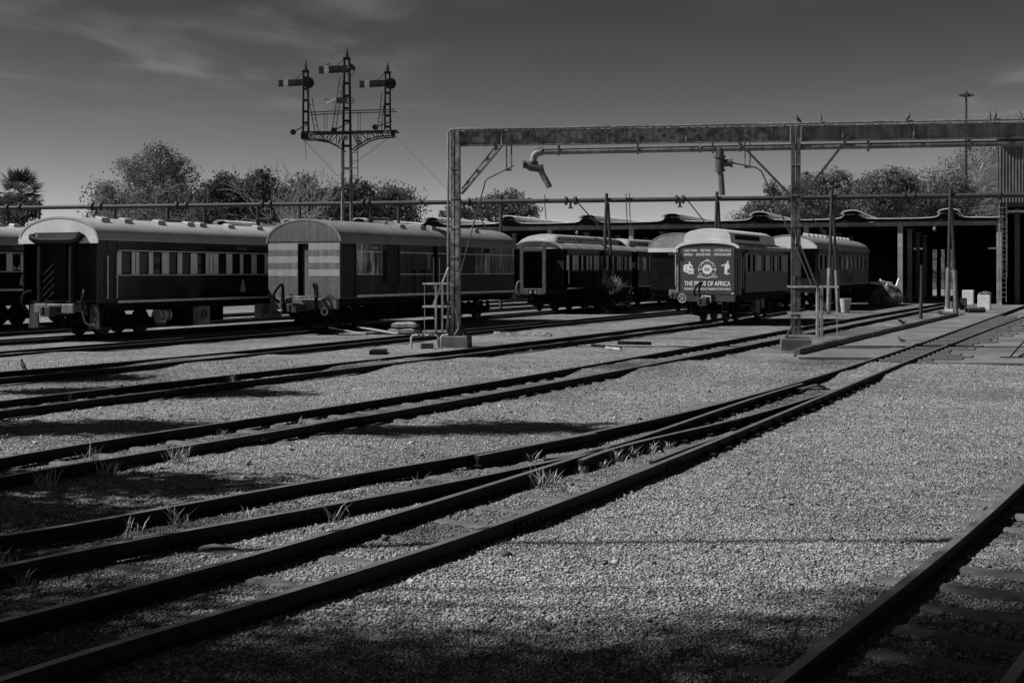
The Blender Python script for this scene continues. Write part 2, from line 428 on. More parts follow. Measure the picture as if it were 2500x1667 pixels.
# loose ballast stones lying on the ground near the camera
def stone_field(name, z0, z1, dens, s0, s1):
    A = 0.42*(z1*z1-z0*z0)*1.0 + 3.2*(z1-z0)
    n = int(A*dens)
    Z = np.sqrt(RNG.random(n)*(z1*z1-z0*z0)+z0*z0)
    X = (RNG.random(n)*2-1)*(0.42*Z+1.6)
    H = ground_h(X, Z)
    sc = s0*np.exp(RNG.random(n)**1.6*math.log(s1/s0))
    return np.stack([X, Z, H+sc*0.25], -1), sc
def stone_mesh(groups, mat):
    V = []; F = []; base = 0
    octa = np.array([(1, 0, 0), (0, 1, 0), (-1, 0, 0), (0, -1, 0), (0, 0, 1), (0, 0, -1)], float)
    of = np.array([(0, 1, 4), (1, 2, 4), (2, 3, 4), (3, 0, 4), (1, 0, 5), (2, 1, 5), (3, 2, 5), (0, 3, 5)])
    for p, c in groups:
        n = len(p); q = RNG.normal(size=(n, 4)); q /= np.linalg.norm(q, axis=1)[:, None]
        a, b, c_, d = q.T
        R = np.stack([1-2*(c_*c_+d*d), 2*(b*c_-a*d), 2*(b*d+a*c_), 2*(b*c_+a*d), 1-2*(b*b+d*d), 2*(c_*d-a*b), 2*(b*d-a*c_), 2*(c_*d+a*b), 1-2*(b*b+c_*c_)], -1).reshape(n, 3, 3)
        v = octa[None]*(1+.75*(RNG.random((n, 6, 1))-.5))+.45*(RNG.random((n, 6, 3))-.5)
        v = np.einsum('nij,nkj->nki', R, v*(.6+.8*RNG.random((n, 1, 3)))); v[:, :, 2] *= .7
        V.append((v*c[:, None, None]+p[:, None]).reshape(-1, 3)); F.append((of[None]+(base+6*np.arange(n))[:, None, None]).reshape(-1, 3)); base += 6*n
    return np_mesh('loose_ballast', np.concatenate(V), np.concatenate(F), mat)
gob = bpy.data.objects.new('loose_ballast', stone_mesh([stone_field('a', 5.2, 8.0, 3700, 0.0052, 0.0135), stone_field('b', 8.0, 12.0, 1650, 0.0068, 0.0155), stone_field('c', 12.0, 18.0, 420, 0.009, 0.018), stone_field('e', 18.0, 31.0, 95, 0.0125, 0.021), stone_field('d', 5.2, 13.0, 9, 0.015, 0.032), stone_field('f', 5.2, 26.0, 0.9, 0.024, 0.05)], stoneM)); COL.objects.link(gob)
tag(gob, 'loose grey ballast stones covering the yard floor', 'gravel', kind='stuff')

# ------------------------------------------------------------------ railway tracks
SL = 0.47                                           # the yard runs away to the right at this slope
def trace(pts, deg=4, far=110.0, near=2.5, slope=SL, z=RT):
    """rail line surveyed on the ground: smooth curve, run on straight at both ends"""
    a = np.array(pts, float); x, y = a[:, 0], a[:, 1]
    xm, xsd = x.mean(), x.std()
    q = np.polyfit((x-xm)/xsd, y, min(deg, len(pts)-1))
    xx = np.linspace(x.min(), x.max(), 60); yy = np.polyval(q, (xx-xm)/xsd)
    Z = (CZ-z)*FOC/(yy-HY); X = (xx-1250)/FOC*Z
    # even steps
    L = [Vector((a_, b_, z)) for a_, b_ in zip(X, Z)]
    if near:
        d = (L[0]-L[4]).normalized(); L.insert(0, L[0]+d*near)
    if far and far > L[-1].y:
        n = 8
        for k in range(1, n+1):
            zz_ = L[-1].y
        z0_ = L[-1].y; x0_ = L[-1].x
        for k in range(1, 7):
            zk = z0_+(far-z0_)*k/6
            L.append(Vector((x0_+slope*(zk-z0_), zk, z)))
    return L
def line(X0, Z0, Za, Zb, slope, off=0.0, n=14, z=RT):
    d = Vector((slope, 1, 0)).normalized(); w = Vector((-d.y, d.x, 0))
    return [Vector((X0+slope*(zz_-Z0), zz_, z))+w*off for zz_ in np.linspace(Za, Zb, n)]
RAILPROF = [(-0.033, 0.0), (0.033, 0.0), (0.035, -0.012), (0.033, -0.034), (0.010, -0.042), (0.008, -0.098), (0.052, -0.112), (0.054, -0.122), (-0.054, -0.122), (-0.052, -0.112), (-0.008, -0.098), (-0.010, -0.042), (-0.033, -0.034), (-0.035, -0.012)]
def rail(L, parent, name='rail', drop=0.0):
    fr = []
    for i, p in enumerate(L):
        d = (L[min(i+1, len(L)-1)]-L[max(i-1, 0)]); d.z = 0; d.normalize()
        fr.append((p-Vector((0, 0, drop)), Vector((d.y, -d.x, 0)), Vector((0, 0, 1))))
    m = MB(parent.location)
    m.sweep(RAILPROF, fr, 0, True, True, [1]+[0]*13)
    return m.build(name, [railM, railTopM], parent)
def at_z(L, Z):
    for a, b in zip(L, L[1:]):
        if a.y <= Z <= b.y:
            t = (Z-a.y)/max(b.y-a.y, 1e-6); return a.lerp(b, t)
    return None
def sleeper_mesh(length, mat, name):
    m = MB(); h = length/2
    for x, w, zt in ((-h, 0.05, -0.05), (-h+0.03, 0.085, 0.0), (-h+0.10, 0.10, 0.022), (-h+0.25, 0.11, 0.030), (h-0.25, 0.11, 0.030), (h-0.10, 0.10, 0.022), (h-0.03, 0.085, 0.0), (h, 0.05, -0.05)):
        m.v += [Vector((x, -w*1.25, -0.10)), Vector((x, -w*0.9, zt-0.012)), Vector((x, -w*0.55, zt)), Vector((x, w*0.55, zt)), Vector((x, w*0.9, zt-0.012)), Vector((x, w*1.25, -0.10))]
    for i in range(7):
        for k in range(5):
            m.f.append((i*6+k, i*6+k+6, i*6+k+7, i*6+k+1)); m.m.append(0)
    m.f += [(0, 1, 2, 3, 4, 5), (47, 46, 45, 44, 43, 42)]; m.m += [0, 0]
    o = m.build(name, mat, None, True)
    me_ = o.data; bpy.data.objects.remove(o); return me_
slMesh = sleeper_mesh(1.85, sleeperM, 'sleeper')
slLong = sleeper_mesh(2.6, sleeperM, 'sleeper_long')
def sleepers(F, N, z0, z1, parent, step=0.66, mesh=None, skip=None, sink=0.0):
    Z = z0
    while Z < z1:
        a = at_z(F, Z); b = at_z(N, Z)
        if a and b:
            a2 = at_z(F, min(Z+0.4, z1+1)) or a+Vector((0.19, 0.4, 0))
            d = (a2-a); d.z = 0; d.normalize(); w = Vector((d.y, -d.x, 0))
            # centre of the sleeper: step from far rail half way to the near rail, square to the track
            gap = (b-a).dot(w)
            c = a+w*gap/2
            if not (skip and skip(c.x, c.y)):
                o = bpy.data.objects.new('sleeper', mesh or slMesh); COL.objects.link(o); o.parent = parent
                o.location = Vector((c.x+random.uniform(-.04, .04), c.y, 0.004-sink+random.uniform(-0.012, 0.008)))-Vector(parent.location)
                o.rotation_euler = (random.uniform(-.02, .02), random.uniform(-.012, .012), math.atan2(w.y, w.x)+random.uniform(-.03, .03))
            Z += step*d.y*random.uniform(0.94, 1.06)
        else:
            Z += step
def on_road(X, Z):
    return abs(Z-(30.2-0.2*X)) < 2.2
fA = trace([(0,1116.7),(166.7,1090),(333,1061.7),(500,1036.7),(667,1011.7),(784,995.5),(951,973),(1117,945),(1284,915),(1451,888),(1568,868),(1691,845),(1801,826.7),(1928,805),(2035,785),(2118,768),(2235,751.7)])
nA = trace([(0,1163),(167,1135),(333,1108),(500,1081.7),(667,1050),(784,1031),(951,1005),(1117,975),(1284,946.7),(1451,916.7),(1568,892),(1696,865.7),(1801,848),(1928,821.7),(2035,800),(2135,781.7),(2235,760)])
fB = trace([(0,976.7),(167,960),(333,941.7),(500,921.7),(667,901.7),(784,889),(951,871.7),(1117,853),(1284,835),(1451,816.7),(1568,801.5),(1635,791.7),(1701,784)], 3, slope=0.385)
nB = trace([(0,1000.7),(167,982.7),(333,961.7),(500,941.7),(667,920),(784,906),(951,885),(1117,866),(1284,847),(1451,828),(1568,812.5),(1668,799),(1768,785)], 3, slope=0.385)
fC = trace([(0,908),(167,894),(333,878),(500,864),(667,850.7),(784,838.5),(951,820),(1117,805),(1284,790.7),(1451,775),(1568,765)], 3, slope=0.475)
nC = trace([(0,922.7),(167,908),(333,891.7),(483,876.5),(667,858.5),(784,847),(951,830),(1117,813),(1284,797),(1451,780.7),(1568,771.0)], 3, slope=0.475)
def track(label, F, N, z0=None, z1=None, skip=None, name='railway_track', sink=0.0):
    b = (F[len(F)//2]+N[len(N)//2])/2; b = Vector((b.x, b.y, 0))
    t = thing(name, label, 'track', b)
    rail(F, t); rail(N, t)
    if z0 is not None: sleepers(F, N, z0, z1, t, skip=skip, sink=sink)
    return t
track('empty track with pale sleepers showing, crossing in front of the right gantry post', fA, nA, 12.0, 46, on_road, sink=.010)
track('track leading under the lettered coach end', fB, nB, 18.5, 27, on_road, sink=0.02)
track('empty track passing behind the left gantry post', fC, nC)
track('track carrying the striped brake van', line(-7.29, 45.84, 20, 105, 0.43, 0.49), line(-7.29, 45.84, 20, 105, 0.43, -0.49))
track('track carrying the dark coach with open rubber gangway', line(-14.11, 40.95, 26, 105, 0.44, 0.49), line(-14.11, 40.95, 26, 105, 0.44, -0.49))
track('empty rusty track just behind the dark open-gangway coach', line(-14.65, 50, 36, 110, 0.45, 0.49), line(-14.65, 50, 36, 110, 0.45, -0.49))
track('rear track under the coach cut off by the left picture edge', line(-19.3, 50, 36, 110, 0.45, 0.49), line(-19.3, 50, 36, 110, 0.45, -0.49))
# the turnout in the middle of the picture
m1p = [(0,1307),(167,1279),(333,1249),(500,1221),(667,1192),(784,1172.5),(951,1142.5),(1117,1113),(1284,1082.5),(1451,1052),(1568,1027),(1735,990),(1901,948),(1968,929),(2068,896.7),(2235,836.7),(2352,796.7),(2500,747.6)]
m4p = [(0,1655.7),(167,1605.7),(333,1552),(500,1502),(667,1454),(784,1420),(951,1364),(1117,1308),(1284,1252),(1451,1194),(1568,1152.5),(1735,1077.5),(1901,1004),(2068,939),(2235,876.7),(2352,828),(2500,769.8)]
M1 = trace(m1p, 5, near=1.2); M4 = trace(m4p, 5, near=1.0)
M2 = trace([(0,1382),(167,1346.7),(333,1315.7),(500,1286),(667,1255.7),(784,1234.5),(951,1204),(1117,1172),(1284,1138),(1400,1112),(1480,1094)], 3, far=0, near=1.0)
M3 = trace([(0,1515.7),(167,1470.7),(333,1427),(500,1383),(667,1339),(784,1307),(867,1282.7),(951,1256.7),(1117,1203),(1284,1151),(1400,1115.5),(1484,1093.5)], 3, far=0, near=1.0)
CU = trace([(1331,1118),(1420,1102),(1484,1089),(1520,1079),(1568,1063),(1635,1040),(1735,1005.5),(1835,972.5),(1901,952.5),(1958,935)], 4, far=0, near=0)
CL = trace([(1417,1121.7),(1450,1109),(1500,1093),(1568,1073.5),(1668,1053),(1768,1028),(1868,1001.7),(1968,973),(2051,946)], 4, far=0, near=0)
K1 = trace([(1164,1113.5),(1185,1108),(1284,1089),(1380,1071.5),(1454,1056.5)], 2, far=0, near=0)
K2 = trace([(1592,1125),(1610,1118.5),(1680,1091.5),(1755,1066)], 2, far=0, near=0)
turn = thing('railway_turnout', 'turnout where two tracks join, with crossing nose and check rails', 'turnout', ((M1[30]+M4[30])/2).to_2d().to_3d())
rail(M1, turn, 'stock_rail'); rail(M4, turn, 'stock_rail'); rail(M2, turn, 'crossing_rail'); rail(M3, turn, 'crossing_rail')
rail(CU, turn, 'closure_rail', 0.003); rail(CL, turn, 'closure_rail', 0.003); rail(K1, turn, 'check_rail', -0.006); rail(K2, turn, 'check_rail', -0.006)
sleepers(M1, M2, 9.3, 15.0, turn, 0.78, sink=.026)
sleepers(M3, M4, 6.6, 14.6, turn, 0.80, sink=.026)
sleepers(M1, M4, 15.2, 27.0, turn, 0.62, slLong, on_road, sink=.024)
# rail chairs, fishplates and the switch rodding
def fish(L, Z, side):
    p = at_z(L, Z); q = at_z(L, Z+0.35)
    d = (q-p).normalized(); w = Vector((d.y, -d.x, 0))*side
    m = MB(turn.location)
    m.bar(p+w*0.022-Vector((0, 0, .07)), p+d*0.5+w*0.022-Vector((0, 0, .07)), 0.02, 0.05)
    for k in range(4):
        c = p+d*(0.07+0.12*k)+w*0.03-Vector((0, 0, .07)); m.disc(c+w*0.012, w, 0.016, 0.03, 6)
    m.build('fishplate', railM, turn)
for L, Z, s_ in ((M1, 13.2, 1), (M4, 10.9, 1), (M4, 14.2, 1), (CL, 15.6, 1), (M4, 19.6, 1), (M2, 11.3, 1), (M3, 8.4, 1)):
    fish(L, Z, s_)
for Z in np.arange(15.4, 25, 0.62):
    for L, s_ in ((CU, 1), (CL, 1), (M4, 1)):
        p = at_z(L, Z)
        if p:
            m = MB(turn.location); m.box((p.x+.03, p.y-.07, .01), (p.x+.16, p.y+.06, .05)); m.bar((p.x+.08, p.y, .06), (p.x+.02, p.y+.01, .07), .03, .03)
            m.build('rail_chair', railM, turn)
pa = at_z(CU, CU[-1].y-0.5); pb = at_z(M4, CU[-1].y-0.5)
m = MB(turn.location); m.tube([pa+Vector((0, 0, -.06)), pb+Vector((-.3, 0, -.06))], 0.02, 6); m.tube([pa+Vector((.1, -.15, -.05)), pa+Vector((.35, -.25, .03)), pa+Vector((.55, 0, -.03)), pa+Vector((.4, .3, -.06))], 0.025, 6)
m.build('switch_rod', rustM, turn)
# near track at the bottom right
fR = trace([(2500,1168.7),(2378.6,1281),(2270,1369),(2161.6,1454),(2017,1570),(1890,1667)][::-1], 3, far=0, near=2.0)
d = (fR[-1]-fR[-6]).normalized()
for k in range(1, 6): fR.append(fR[-1]+d*1.2)
nR = []
for i, p in enumerate(fR):
    d = (fR[min(i+1, len(fR)-1)]-fR[max(i-1, 0)]).normalized(); nR.append(p+Vector((d.y, -d.x, 0))*0.99)
tR = track('nearest track cut off by the bottom right corner', fR, nR)
sleepers(fR, nR, 5.0, 17.5, tR, 0.60, sink=.016)

# dirt between the rails, kept as a painted-on attribute of the ballast
def stain_of(co):
    X, Z = co[:, 0], co[:, 1]; out = np.zeros(len(X))
    for F, N in ((fA, nA), (fB, nB), (fC, nC), (M1, M2+CL[2:]), (M3+CU[3:], M4), (fR, nR), (line(-7.29, 45.84, 20, 105, 0.43, 0.49), line(-7.29, 45.84, 20, 105, 0.43, -0.49))):
        fz = np.array([p.y for p in F]); fx = np.array([p.x for p in F]); nz_ = np.array([p.y for p in N]); nx2 = np.array([p.x for p in N])
        a = np.interp(Z, fz, fx); b = np.interp(Z, nz_, nx2); c = (a+b)/2; h = np.maximum(.3, np.abs(b-a)/2)
        w_ = np.exp(-(np.abs(X-c)/h/.95)**4)*((Z > fz.min()) & (Z < fz.max()))
        out = np.maximum(out, w_)
    n = vnoise(X, Z, .9, 11)+.5; n2 = vnoise(X, Z, 3.3, 12)+.5; n3 = vnoise(X, Z, .35, 13)+.5
    return np.clip(out*np.clip(1.5*n+.6*n2-.55, 0, 1)+.75*np.clip(n3*2.4-1.35, 0, 1)*(.4+.6*n2), 0, 1)
for ob in (ground, gob):
    co = np.empty(len(ob.data.vertices)*3, np.float32); ob.data.vertices.foreach_get('co', co)
    at_ = ob.data.attributes.new('stain', 'FLOAT', 'POINT'); at_.data.foreach_set('value', stain_of(co.reshape(-1, 3).astype(float)).astype(np.float32))

# ------------------------------------------------------------------ concrete apron beside the shed track
def strip(name, pts, z, mat, parent=None, th=0.25):
    m = MB(); m.poly([(p.x, p.y, z-th) for p in pts], (0, 0, th)); return m.build(name, mat, parent)
apl = [G(1945, 866, .06), G(2335, 771, .06), G(2412, 741, .06)]
rl = [at_z(M1, Z)+Vector((-0.09, 0, 0)) for Z in (32.3, 36, 42, 50, 60, 78)]
o = strip('apron_pavement', [rl[0]+Vector((-2.0, .25, 0))]+[p+Vector((0, 0, 0)) for p in rl]+[apl[2], apl[1]][0:1]+[Vector((26.2, 66.5, 0)), Vector((22.6, 60.6, 0))][0:0]+[apl[1], apl[0]], 0.06, slabM); tag(o, None, None, kind='structure')
rr_ = [at_z(M4, Z)+Vector((0.09, 0, 0)) for Z in (30.6, 36, 42, 50, 60, 78)]
o = strip('crossing_pavement', rr_[::-1]+[rr_[0]+Vector((7.5, -1.0, 0)), rr_[-1]+Vector((16, -6, 0))], 0.06, slabM); tag(o, None, None, kind='structure')
# kerb beam along the apron
kb = thing('kerb_beam', 'long dark kerb edging the concrete apron beside the right gantry post', 'kerb', apl[0].to_2d().to_3d())
n = 16
for k in range(n):
    a = apl[0].lerp(apl[1], k/n); b = apl[0].lerp(apl[1], (k+0.985)/n)
    j = random.uniform(-.02, .02)
    m = MB(kb.location); m.bar((a.x+j, a.y, .10), (b.x+j, b.y, .10+random.uniform(-.015, .015)), .16, .22)
    m.build('kerb_stone', rustM, kb, bevel=0.015)
# timbers let into the apron between and beside the rails
tb = thing('track_timbers', 'timber sleepers set flush in the apron around the right track', 'sleepers', rr_[0].to_2d().to_3d())
Z = 31.0
while Z < 62:
    a = at_z(M1, Z); b = at_z(M4, Z); d = Vector((SL, 1, 0)).normalized(); w = Vector((d.y, -d.x, 0)).lerp(Vector((1, 0, 0)), 0.55).normalized()
    ln = random.uniform(0.25, 1.2)
    for p, q in ((a+w*0.10, a+w*0.86), (b+w*0.10, b+w*ln)):
        m = MB(tb.location); m.bar((p.x, p.y, .03+random.uniform(0, .012)), (q.x, q.y, .03+random.uniform(0, .012)), .26, .12)
        m.build('sleeper_timber', plankM, tb)
    e = b+w*ln
    m = MB(tb.location); m.bar((e.x+.06, e.y, .04), (e.x+.06, e.y, .115), .045, .045); m.build('bolt_post', rustM, tb)
    Z += 0.74
# ------------------------------------------------------------------ coaches
def arch(W, zg, za, n=20, over=0.06, p=1.0):
    a = W/2+over
    return [(a*math.cos(math.pi*k/n), zg+(za-zg)*math.sin(math.pi*k/n)**p) for k in range(n+1)]
def coach_root(label, E, slope, group=None, name='railway_coach', cat='coach'):
    return thing(name, label, cat, (E[0], E[1], 0), math.atan2(1, slope), group)
def wheel_mesh():
    m = MB()
    m.tube([(0, -.045, 0), (0, .045, 0)], .40, 22); m.tube([(0, .045, 0), (0, .075, 0)], .43, 22)
    m.tube([(0, -.075, 0), (0, -.045, 0)], .10, 10)
    o = m.build('wheel', wheelM, None, True); me_ = o.data; bpy.data.objects.remove(o); return me_
WHEEL = wheel_mesh()
def bogie(root, s, wb=1.9, axles=(-1, 1)):
    m = MB()
    for y in (-.86, .86):
        m.box((s-wb/2-.45, y-.05, .52), (s+wb/2+.45, y+.05, .66)); m.box((s-.5, y-.06, .36), (s+.5, y+.06, .52))
        for k in axles:
            x = s+k*wb/2
            m.box((x-.16, y-.12, .40), (x+.16, y+.12, .68))
            m.tube([(x-.3, y, .66), (x-.3, y, .92)], .08, 8); m.tube([(x+.3, y, .66), (x+.3, y, .92)], .08, 8)
        m.bar((s-wb/2, y, .42), (s-.4, y, .40), .05, .06); m.bar((s+wb/2, y, .42), (s+.4, y, .40), .05, .06)
    m.box((s-.25, -.9, .5), (s+.25, .9, .78))
    for e in (-1, 1): m.box((s+e*(wb/2+.42)-.05, -.85, .5), (s+e*(wb/2+.42)+.05, .85, .62))
    for k in axles:
        m.tube([(s+k*wb/2, -.6, RT+.40), (s+k*wb/2, .6, RT+.40)], .07, 8)
        for sd in (-1, 1): m.bar((s+k*wb/2+.5*k, sd*.5, .62), (s+k*wb/2+.47*k, sd*.5, .38), .08, .2)
    b = m.build('bogie', underM, root)
    for k in axles:
        for y, r in ((-.49, 0), (.49, math.pi)):
            o = bpy.data.objects.new('wheel', WHEEL); COL.objects.link(o); o.parent = b
            o.location = (s+k*wb/2, y, RT+.40); o.rotation_euler = (0, 0, r)
    return b
def underframe(root, L, W, z0=0.98, z1=1.2):
    m = MB()
    for y in (-1, 1): m.box((0.25, y*(W/2-.10)-.05, z0), (L-.25, y*(W/2-.10)+.05, z1-.012))
    m.box((0.12, -W/2+.18, z0-.06), (.3, W/2-.18, z1-.012)); m.box((L-.3, -W/2+.18, z0-.06), (L-.12, W/2-.18, z1-.012))
    m.box((0.3, -.3, z0-.1), (L-.3, .3, z1-.02))
    m.build('underframe', underM, root)
    m = MB(); m.box((0.1, -W/2+.06, z1-.01), (L-.1, W/2-.06, z1+.06)); m.build('floor', underM, root)
def roof_arch(root, L, W, zg, za, mat, endmat, s0=-.12, s1=None, lip=0.0, p=1.0):
    s1 = L+.12 if s1 is None else s1
    pr = arch(W, zg, za, 22, .06, p)
    inn = arch(W-.12, zg, za-.06, 22, .06, p)[::-1]
    m = MB(); m.sweep(pr+inn, [((x, 0, 0), (0, 1, 0), (0, 0, 1)) for x in np.linspace(s0, s1, 9)])
    m.build('roof', mat, root, True)
    for x, n_ in ((s0+.015, 'roof_end'), (s1-.05, 'roof_end')):
        poly = [(x, a, b) for a, b in arch(W-.04, zg-lip, za-.02, 22, .03, p)]
        m = MB(); m.poly(poly if lip == 0 else poly, (.035, 0, 0)); m.build(n_, endmat, root)
    m = MB()
    for y in (-1, 1): m.box((s0+.02, y*(W/2+.065)-.03, zg-.055), (s1-.02, y*(W/2+.065)+.03, zg+.008))
    m.build('gutter', mat, root)
def roof_vents(root, ss, W, zg, za, y0, mat, size=(.42, .26, .11), p=1.0):
    a = W/2+.06
    for s_ in ss:
        for y in (y0,):
            th = math.acos(max(-1, min(1, y/a))); z = zg+(za-zg)*math.sin(th)**p
            sl_ = -(za-zg)*math.cos(th)/(a*max(math.sin(th), .1))
            m = MB(); hx, hy, hz = size[0]/2, size[1]/2, size[2]
            pts = []
            for dz, k in ((-.04, 1), (hz*.55, 1.0), (hz, .72)):
                for ax, ay in ((-1, -1), (1, -1), (1, 1), (-1, 1)):
                    pts.append((s_+ax*hx*k, y+ay*hy*k, z+sl_*ay*hy*k+dz))
            m.add(pts, [(3, 2, 1, 0), (8, 9, 10, 11)]+[(r*4+k, r*4+(k+1) % 4, r*4+4+(k+1) % 4, r*4+4+k) for r in (0, 1) for k in range(4)])
            m.build('roof_vent', mat, root)
def side(root, s0, s1, W, zf, zb, zt, zg, wins, lowm, upm, pilm, panes=None, sgn=-1, frame=None, depth=.05, pil_gap=.0):
    """one coach side with real window openings: panels, pillars and recessed windows"""
    y = sgn*W/2; yo = y-sgn*.06
    a, b = min(y, yo), max(y, yo)
    m = MB(); m.box((s0, a, zf), (s1, b, zb)); m.build('lower_panel', lowm, root)
    m = MB(); m.box((s0, a, zt), (s1, b, zg-.04)); m.build('letter_board', upm, root)
    edges = [s0]+[e for w in wins for e in w]+[s1]
    for k in range(0, len(edges), 2):
        if edges[k+1]-edges[k] > .02:
            m = MB(); m.box((edges[k]+pil_gap, a-sgn*0 if sgn > 0 else a, zb), (edges[k+1]-pil_gap, b, zt)); m.build('pillar', pilm[(k//2) % len(pilm)] if isinstance(pilm, list) else pilm, root)
    for i, (w0, w1) in enumerate(wins):
        m = MB(); t = .03; ya = y-sgn*.015; yb = y-sgn*.055; ya, yb = min(ya, yb), max(ya, yb)
        m.box((w0, ya, zb), (w0+t, yb, zt)); m.box((w1-t, ya, zb), (w1, yb, zt)); m.box((w0+t, ya, zb), (w1-t, yb, zb+t)); m.box((w0+t, ya, zt-t), (w1-t, yb, zt))
        wn = m.build('window', frame or blackM, root)
        m = MB(); yc = y-sgn*.045; m.box((w0+t, min(yc, yc-sgn*.006), zb+t), (w1-t, max(yc, yc-sgn*.006), zt-t))
        m.build('pane', (panes[i % len(panes)] if panes else glassM), wn)
def trims(root, s0, s1, W, zs_, mat=None, h=.025, sgn=-1, name='trim_line'):
    for z in zs_:
        y = sgn*W/2; m = MB(); m.box((s0, min(y, y+sgn*.012), z-h/2), (s1, max(y, y+sgn*.012), z+h/2)); m.build(name, mat or trimM, root)
def far_side(root, s0, s1, W, zf, zg, mat, s_end=True):
    m = MB(); m.box((s0, W/2-.06, zf), (s1, W/2, zg-.04)); m.build('far_wall', mat, root)
def end_wall(root, s, W, zf, zg, mat, door=.42, dz=1.98, name='end_wall'):
    m = MB()
    for y0, y1 in ((-W/2+.06, -door), (door, W/2-.06)): m.box((s, y0, zf), (s+.05, y1, zg-.03))
    m.box((s, -door, zf+dz), (s+.05, door, zg-.03)); m.build(name, mat, root)
    m = MB(); m.box((s+.35, -door-.1, zf), (s+.39, door+.1, zf+dz)); m.build('inner_door', blackM, root)
def hose(root, pts, r=.035, mat=None, name='brake_hose'):
    q = []
    pts = [Vector(p) for p in pts]
    for i in range(len(pts)-1):
        p0 = pts[max(i-1, 0)]; p1_ = pts[i]; p2_ = pts[i+1]; p3_ = pts[min(i+2, len(pts)-1)]
        for k in range(5):
            t = k/5
            q.append(0.5*((2*p1_)+(p2_-p0)*t+(2*p0-5*p1_+4*p2_-p3_)*t*t+(3*p1_-p0-3*p2_+p3_)*t**3))
    q.append(pts[-1])
    m = MB(); m.tube(q, r, 7); return m.build(name, mat or rubberM, root, True)
def coupler(root, s=0, z=.95):
    m = MB(); m.box((s-.5, -.12, z-.12), (s+.3, .12, z+.12)); m.box((s-.68, -.18, z-.16), (s-.42, .05, z+.16)); m.box((s-.72, .06, z-.14), (s-.48, .18, z+.14))
    m.build('coupler', steelDarkM, root, bevel=.02)
def text(body, root, w, h, mat, name='lettering', bold=0.012):
    cu = bpy.data.curves.new('lettering', 'FONT'); cu.body = body; cu.size = 1; cu.offset = bold; cu.extrude = 0.004; cu.resolution_u = 3
    to = bpy.data.objects.new('t', cu); me_ = bpy.data.meshes.new_from_object(to)
    bpy.data.objects.remove(to); bpy.data.curves.remove(cu)
    n_ = len(me_.vertices); c = np.empty(n_*3, np.float32); me_.vertices.foreach_get('co', c); c = c.reshape(-1, 3)
    lo = c.min(0); hi = c.max(0)
    c[:, 0] = (c[:, 0]-(lo[0]+hi[0])/2)/(hi[0]-lo[0])*w; c[:, 1] = (c[:, 1]-(lo[1]+hi[1])/2)/(hi[1]-lo[1])*h
    c[:, 2] = (c[:, 2]-lo[2])*0.8
    me_.vertices.foreach_set('co', c.ravel()); me_.update(); me_.materials.clear(); me_.materials.append(mat); me_.name = name
    o = bpy.data.objects.new(name, me_); COL.objects.link(o); o.parent = root
    return o
def on_end(o, y, z, x, roll=0):
    o.matrix_local = Matrix.Translation((x, y, z)) @ Matrix(((0, 0, -1, 0), (-1, 0, 0, 0), (0, 1, 0, 0), (0, 0, 0, 1))) @ Matrix.Rotation(roll, 4, 'Z')
def on_side(o, s_, z, y, roll=0):
    o.matrix_local = Matrix.Translation((s_, y, z)) @ Matrix(((1, 0, 0, 0), (0, 0, -1, 0), (0, 1, 0, 0), (0, 0, 0, 1))) @ Matrix.Rotation(roll, 4, 'Z')
def emblem(root, s_, z, y, w, h, mat):
    """oval crest under a pointed top"""
    m = MB(); n = 20; t = .12
    for sc0, sc1 in ((1.0, .80), (.62, .40)):
        v = []; f = []
        for k in range(n):
            a = 2*math.pi*k/n; c, sn = math.cos(a), math.sin(a)
            for q in (sc0, sc1):
                for d in (0, -.005): v.append((s_+c*q*w*.42, y+d, z-h*.08+sn*q*h*.36))
        for k in range(n):
            i = k*4; j = ((k+1) % n)*4
            f += [(i+1, j+1, j+3, i+3), (i, i+1, j+1, j)[::-1], (i+2, i+3, j+3, j+2)]
        m.add(v, f)
    for a, b in (((-.22, .30), (0, .56)), ((.22, .30), (0, .56)), ((-.42, -.18), (-.5, -.46)), ((.42, -.18), (.5, -.46)), ((-.5, -.46), (.5, -.46)), ((-.4, -.05), (-.17, -.05)), ((.4, -.05), (.17, -.05))):
        m.bar((s_+a[0]*w, y-.003, z+a[1]*h), (s_+b[0]*w, y-.003, z+b[1]*h), .007, w*.09, up=(0, 0, 1) if abs(b[0]-a[0])*w > abs(b[1]-a[1])*h else (1, 0, 0))
    m.build('crest', mat, root)

# ---- dark coach with the open rubber gangway
W = 3.0
c1_ = coach_root('dark glossy coach at left with open end and rubber gangway tubes', (-14.11, 40.95), .42)
L1, zf, zg, za = 18.5, 1.20, 3.20, 3.90
roof_arch(c1_, L1, W, zg, za, roofM, roofEndM, lip=0)
m = MB(); m.box((-.13, -W/2-.07, zg-.15), (-.085, -.86, zg+.02)); m.box((-.13, .86, zg-.15), (-.085, W/2+.07, zg+.02)); m.build('roof_end_lip', roofEndM, c1_)
roof_vents(c1_, [.95, 2.05, 3.75, 5.35, 6.05, 7.75, 9.6, 11.5, 13.2, 15.0], W, zg, za, -.85, roofM)
wins1 = [(1.06, 1.56), (1.92, 2.41), (2.62, 3.09), (3.45, 3.91), (4.15, 4.63), (4.99, 5.48), (6.2, 6.69), (7.04, 7.54), (7.72, 8.26), (8.58, 9.13), (9.6, 10.1), (10.4, 10.9), (11.3, 11.8), (12.3, 12.8), (13.4, 13.9), (14.8, 15.3), (16.2, 16.7)]
side(c1_, .88, L1, W, zf+.06, 2.10, 2.80, zg, wins1, coachM, coachUpM, creamM, [blindM, blindM, glassM, blindM, blindM, glassM, glassM, glassM, glassM, glassM])
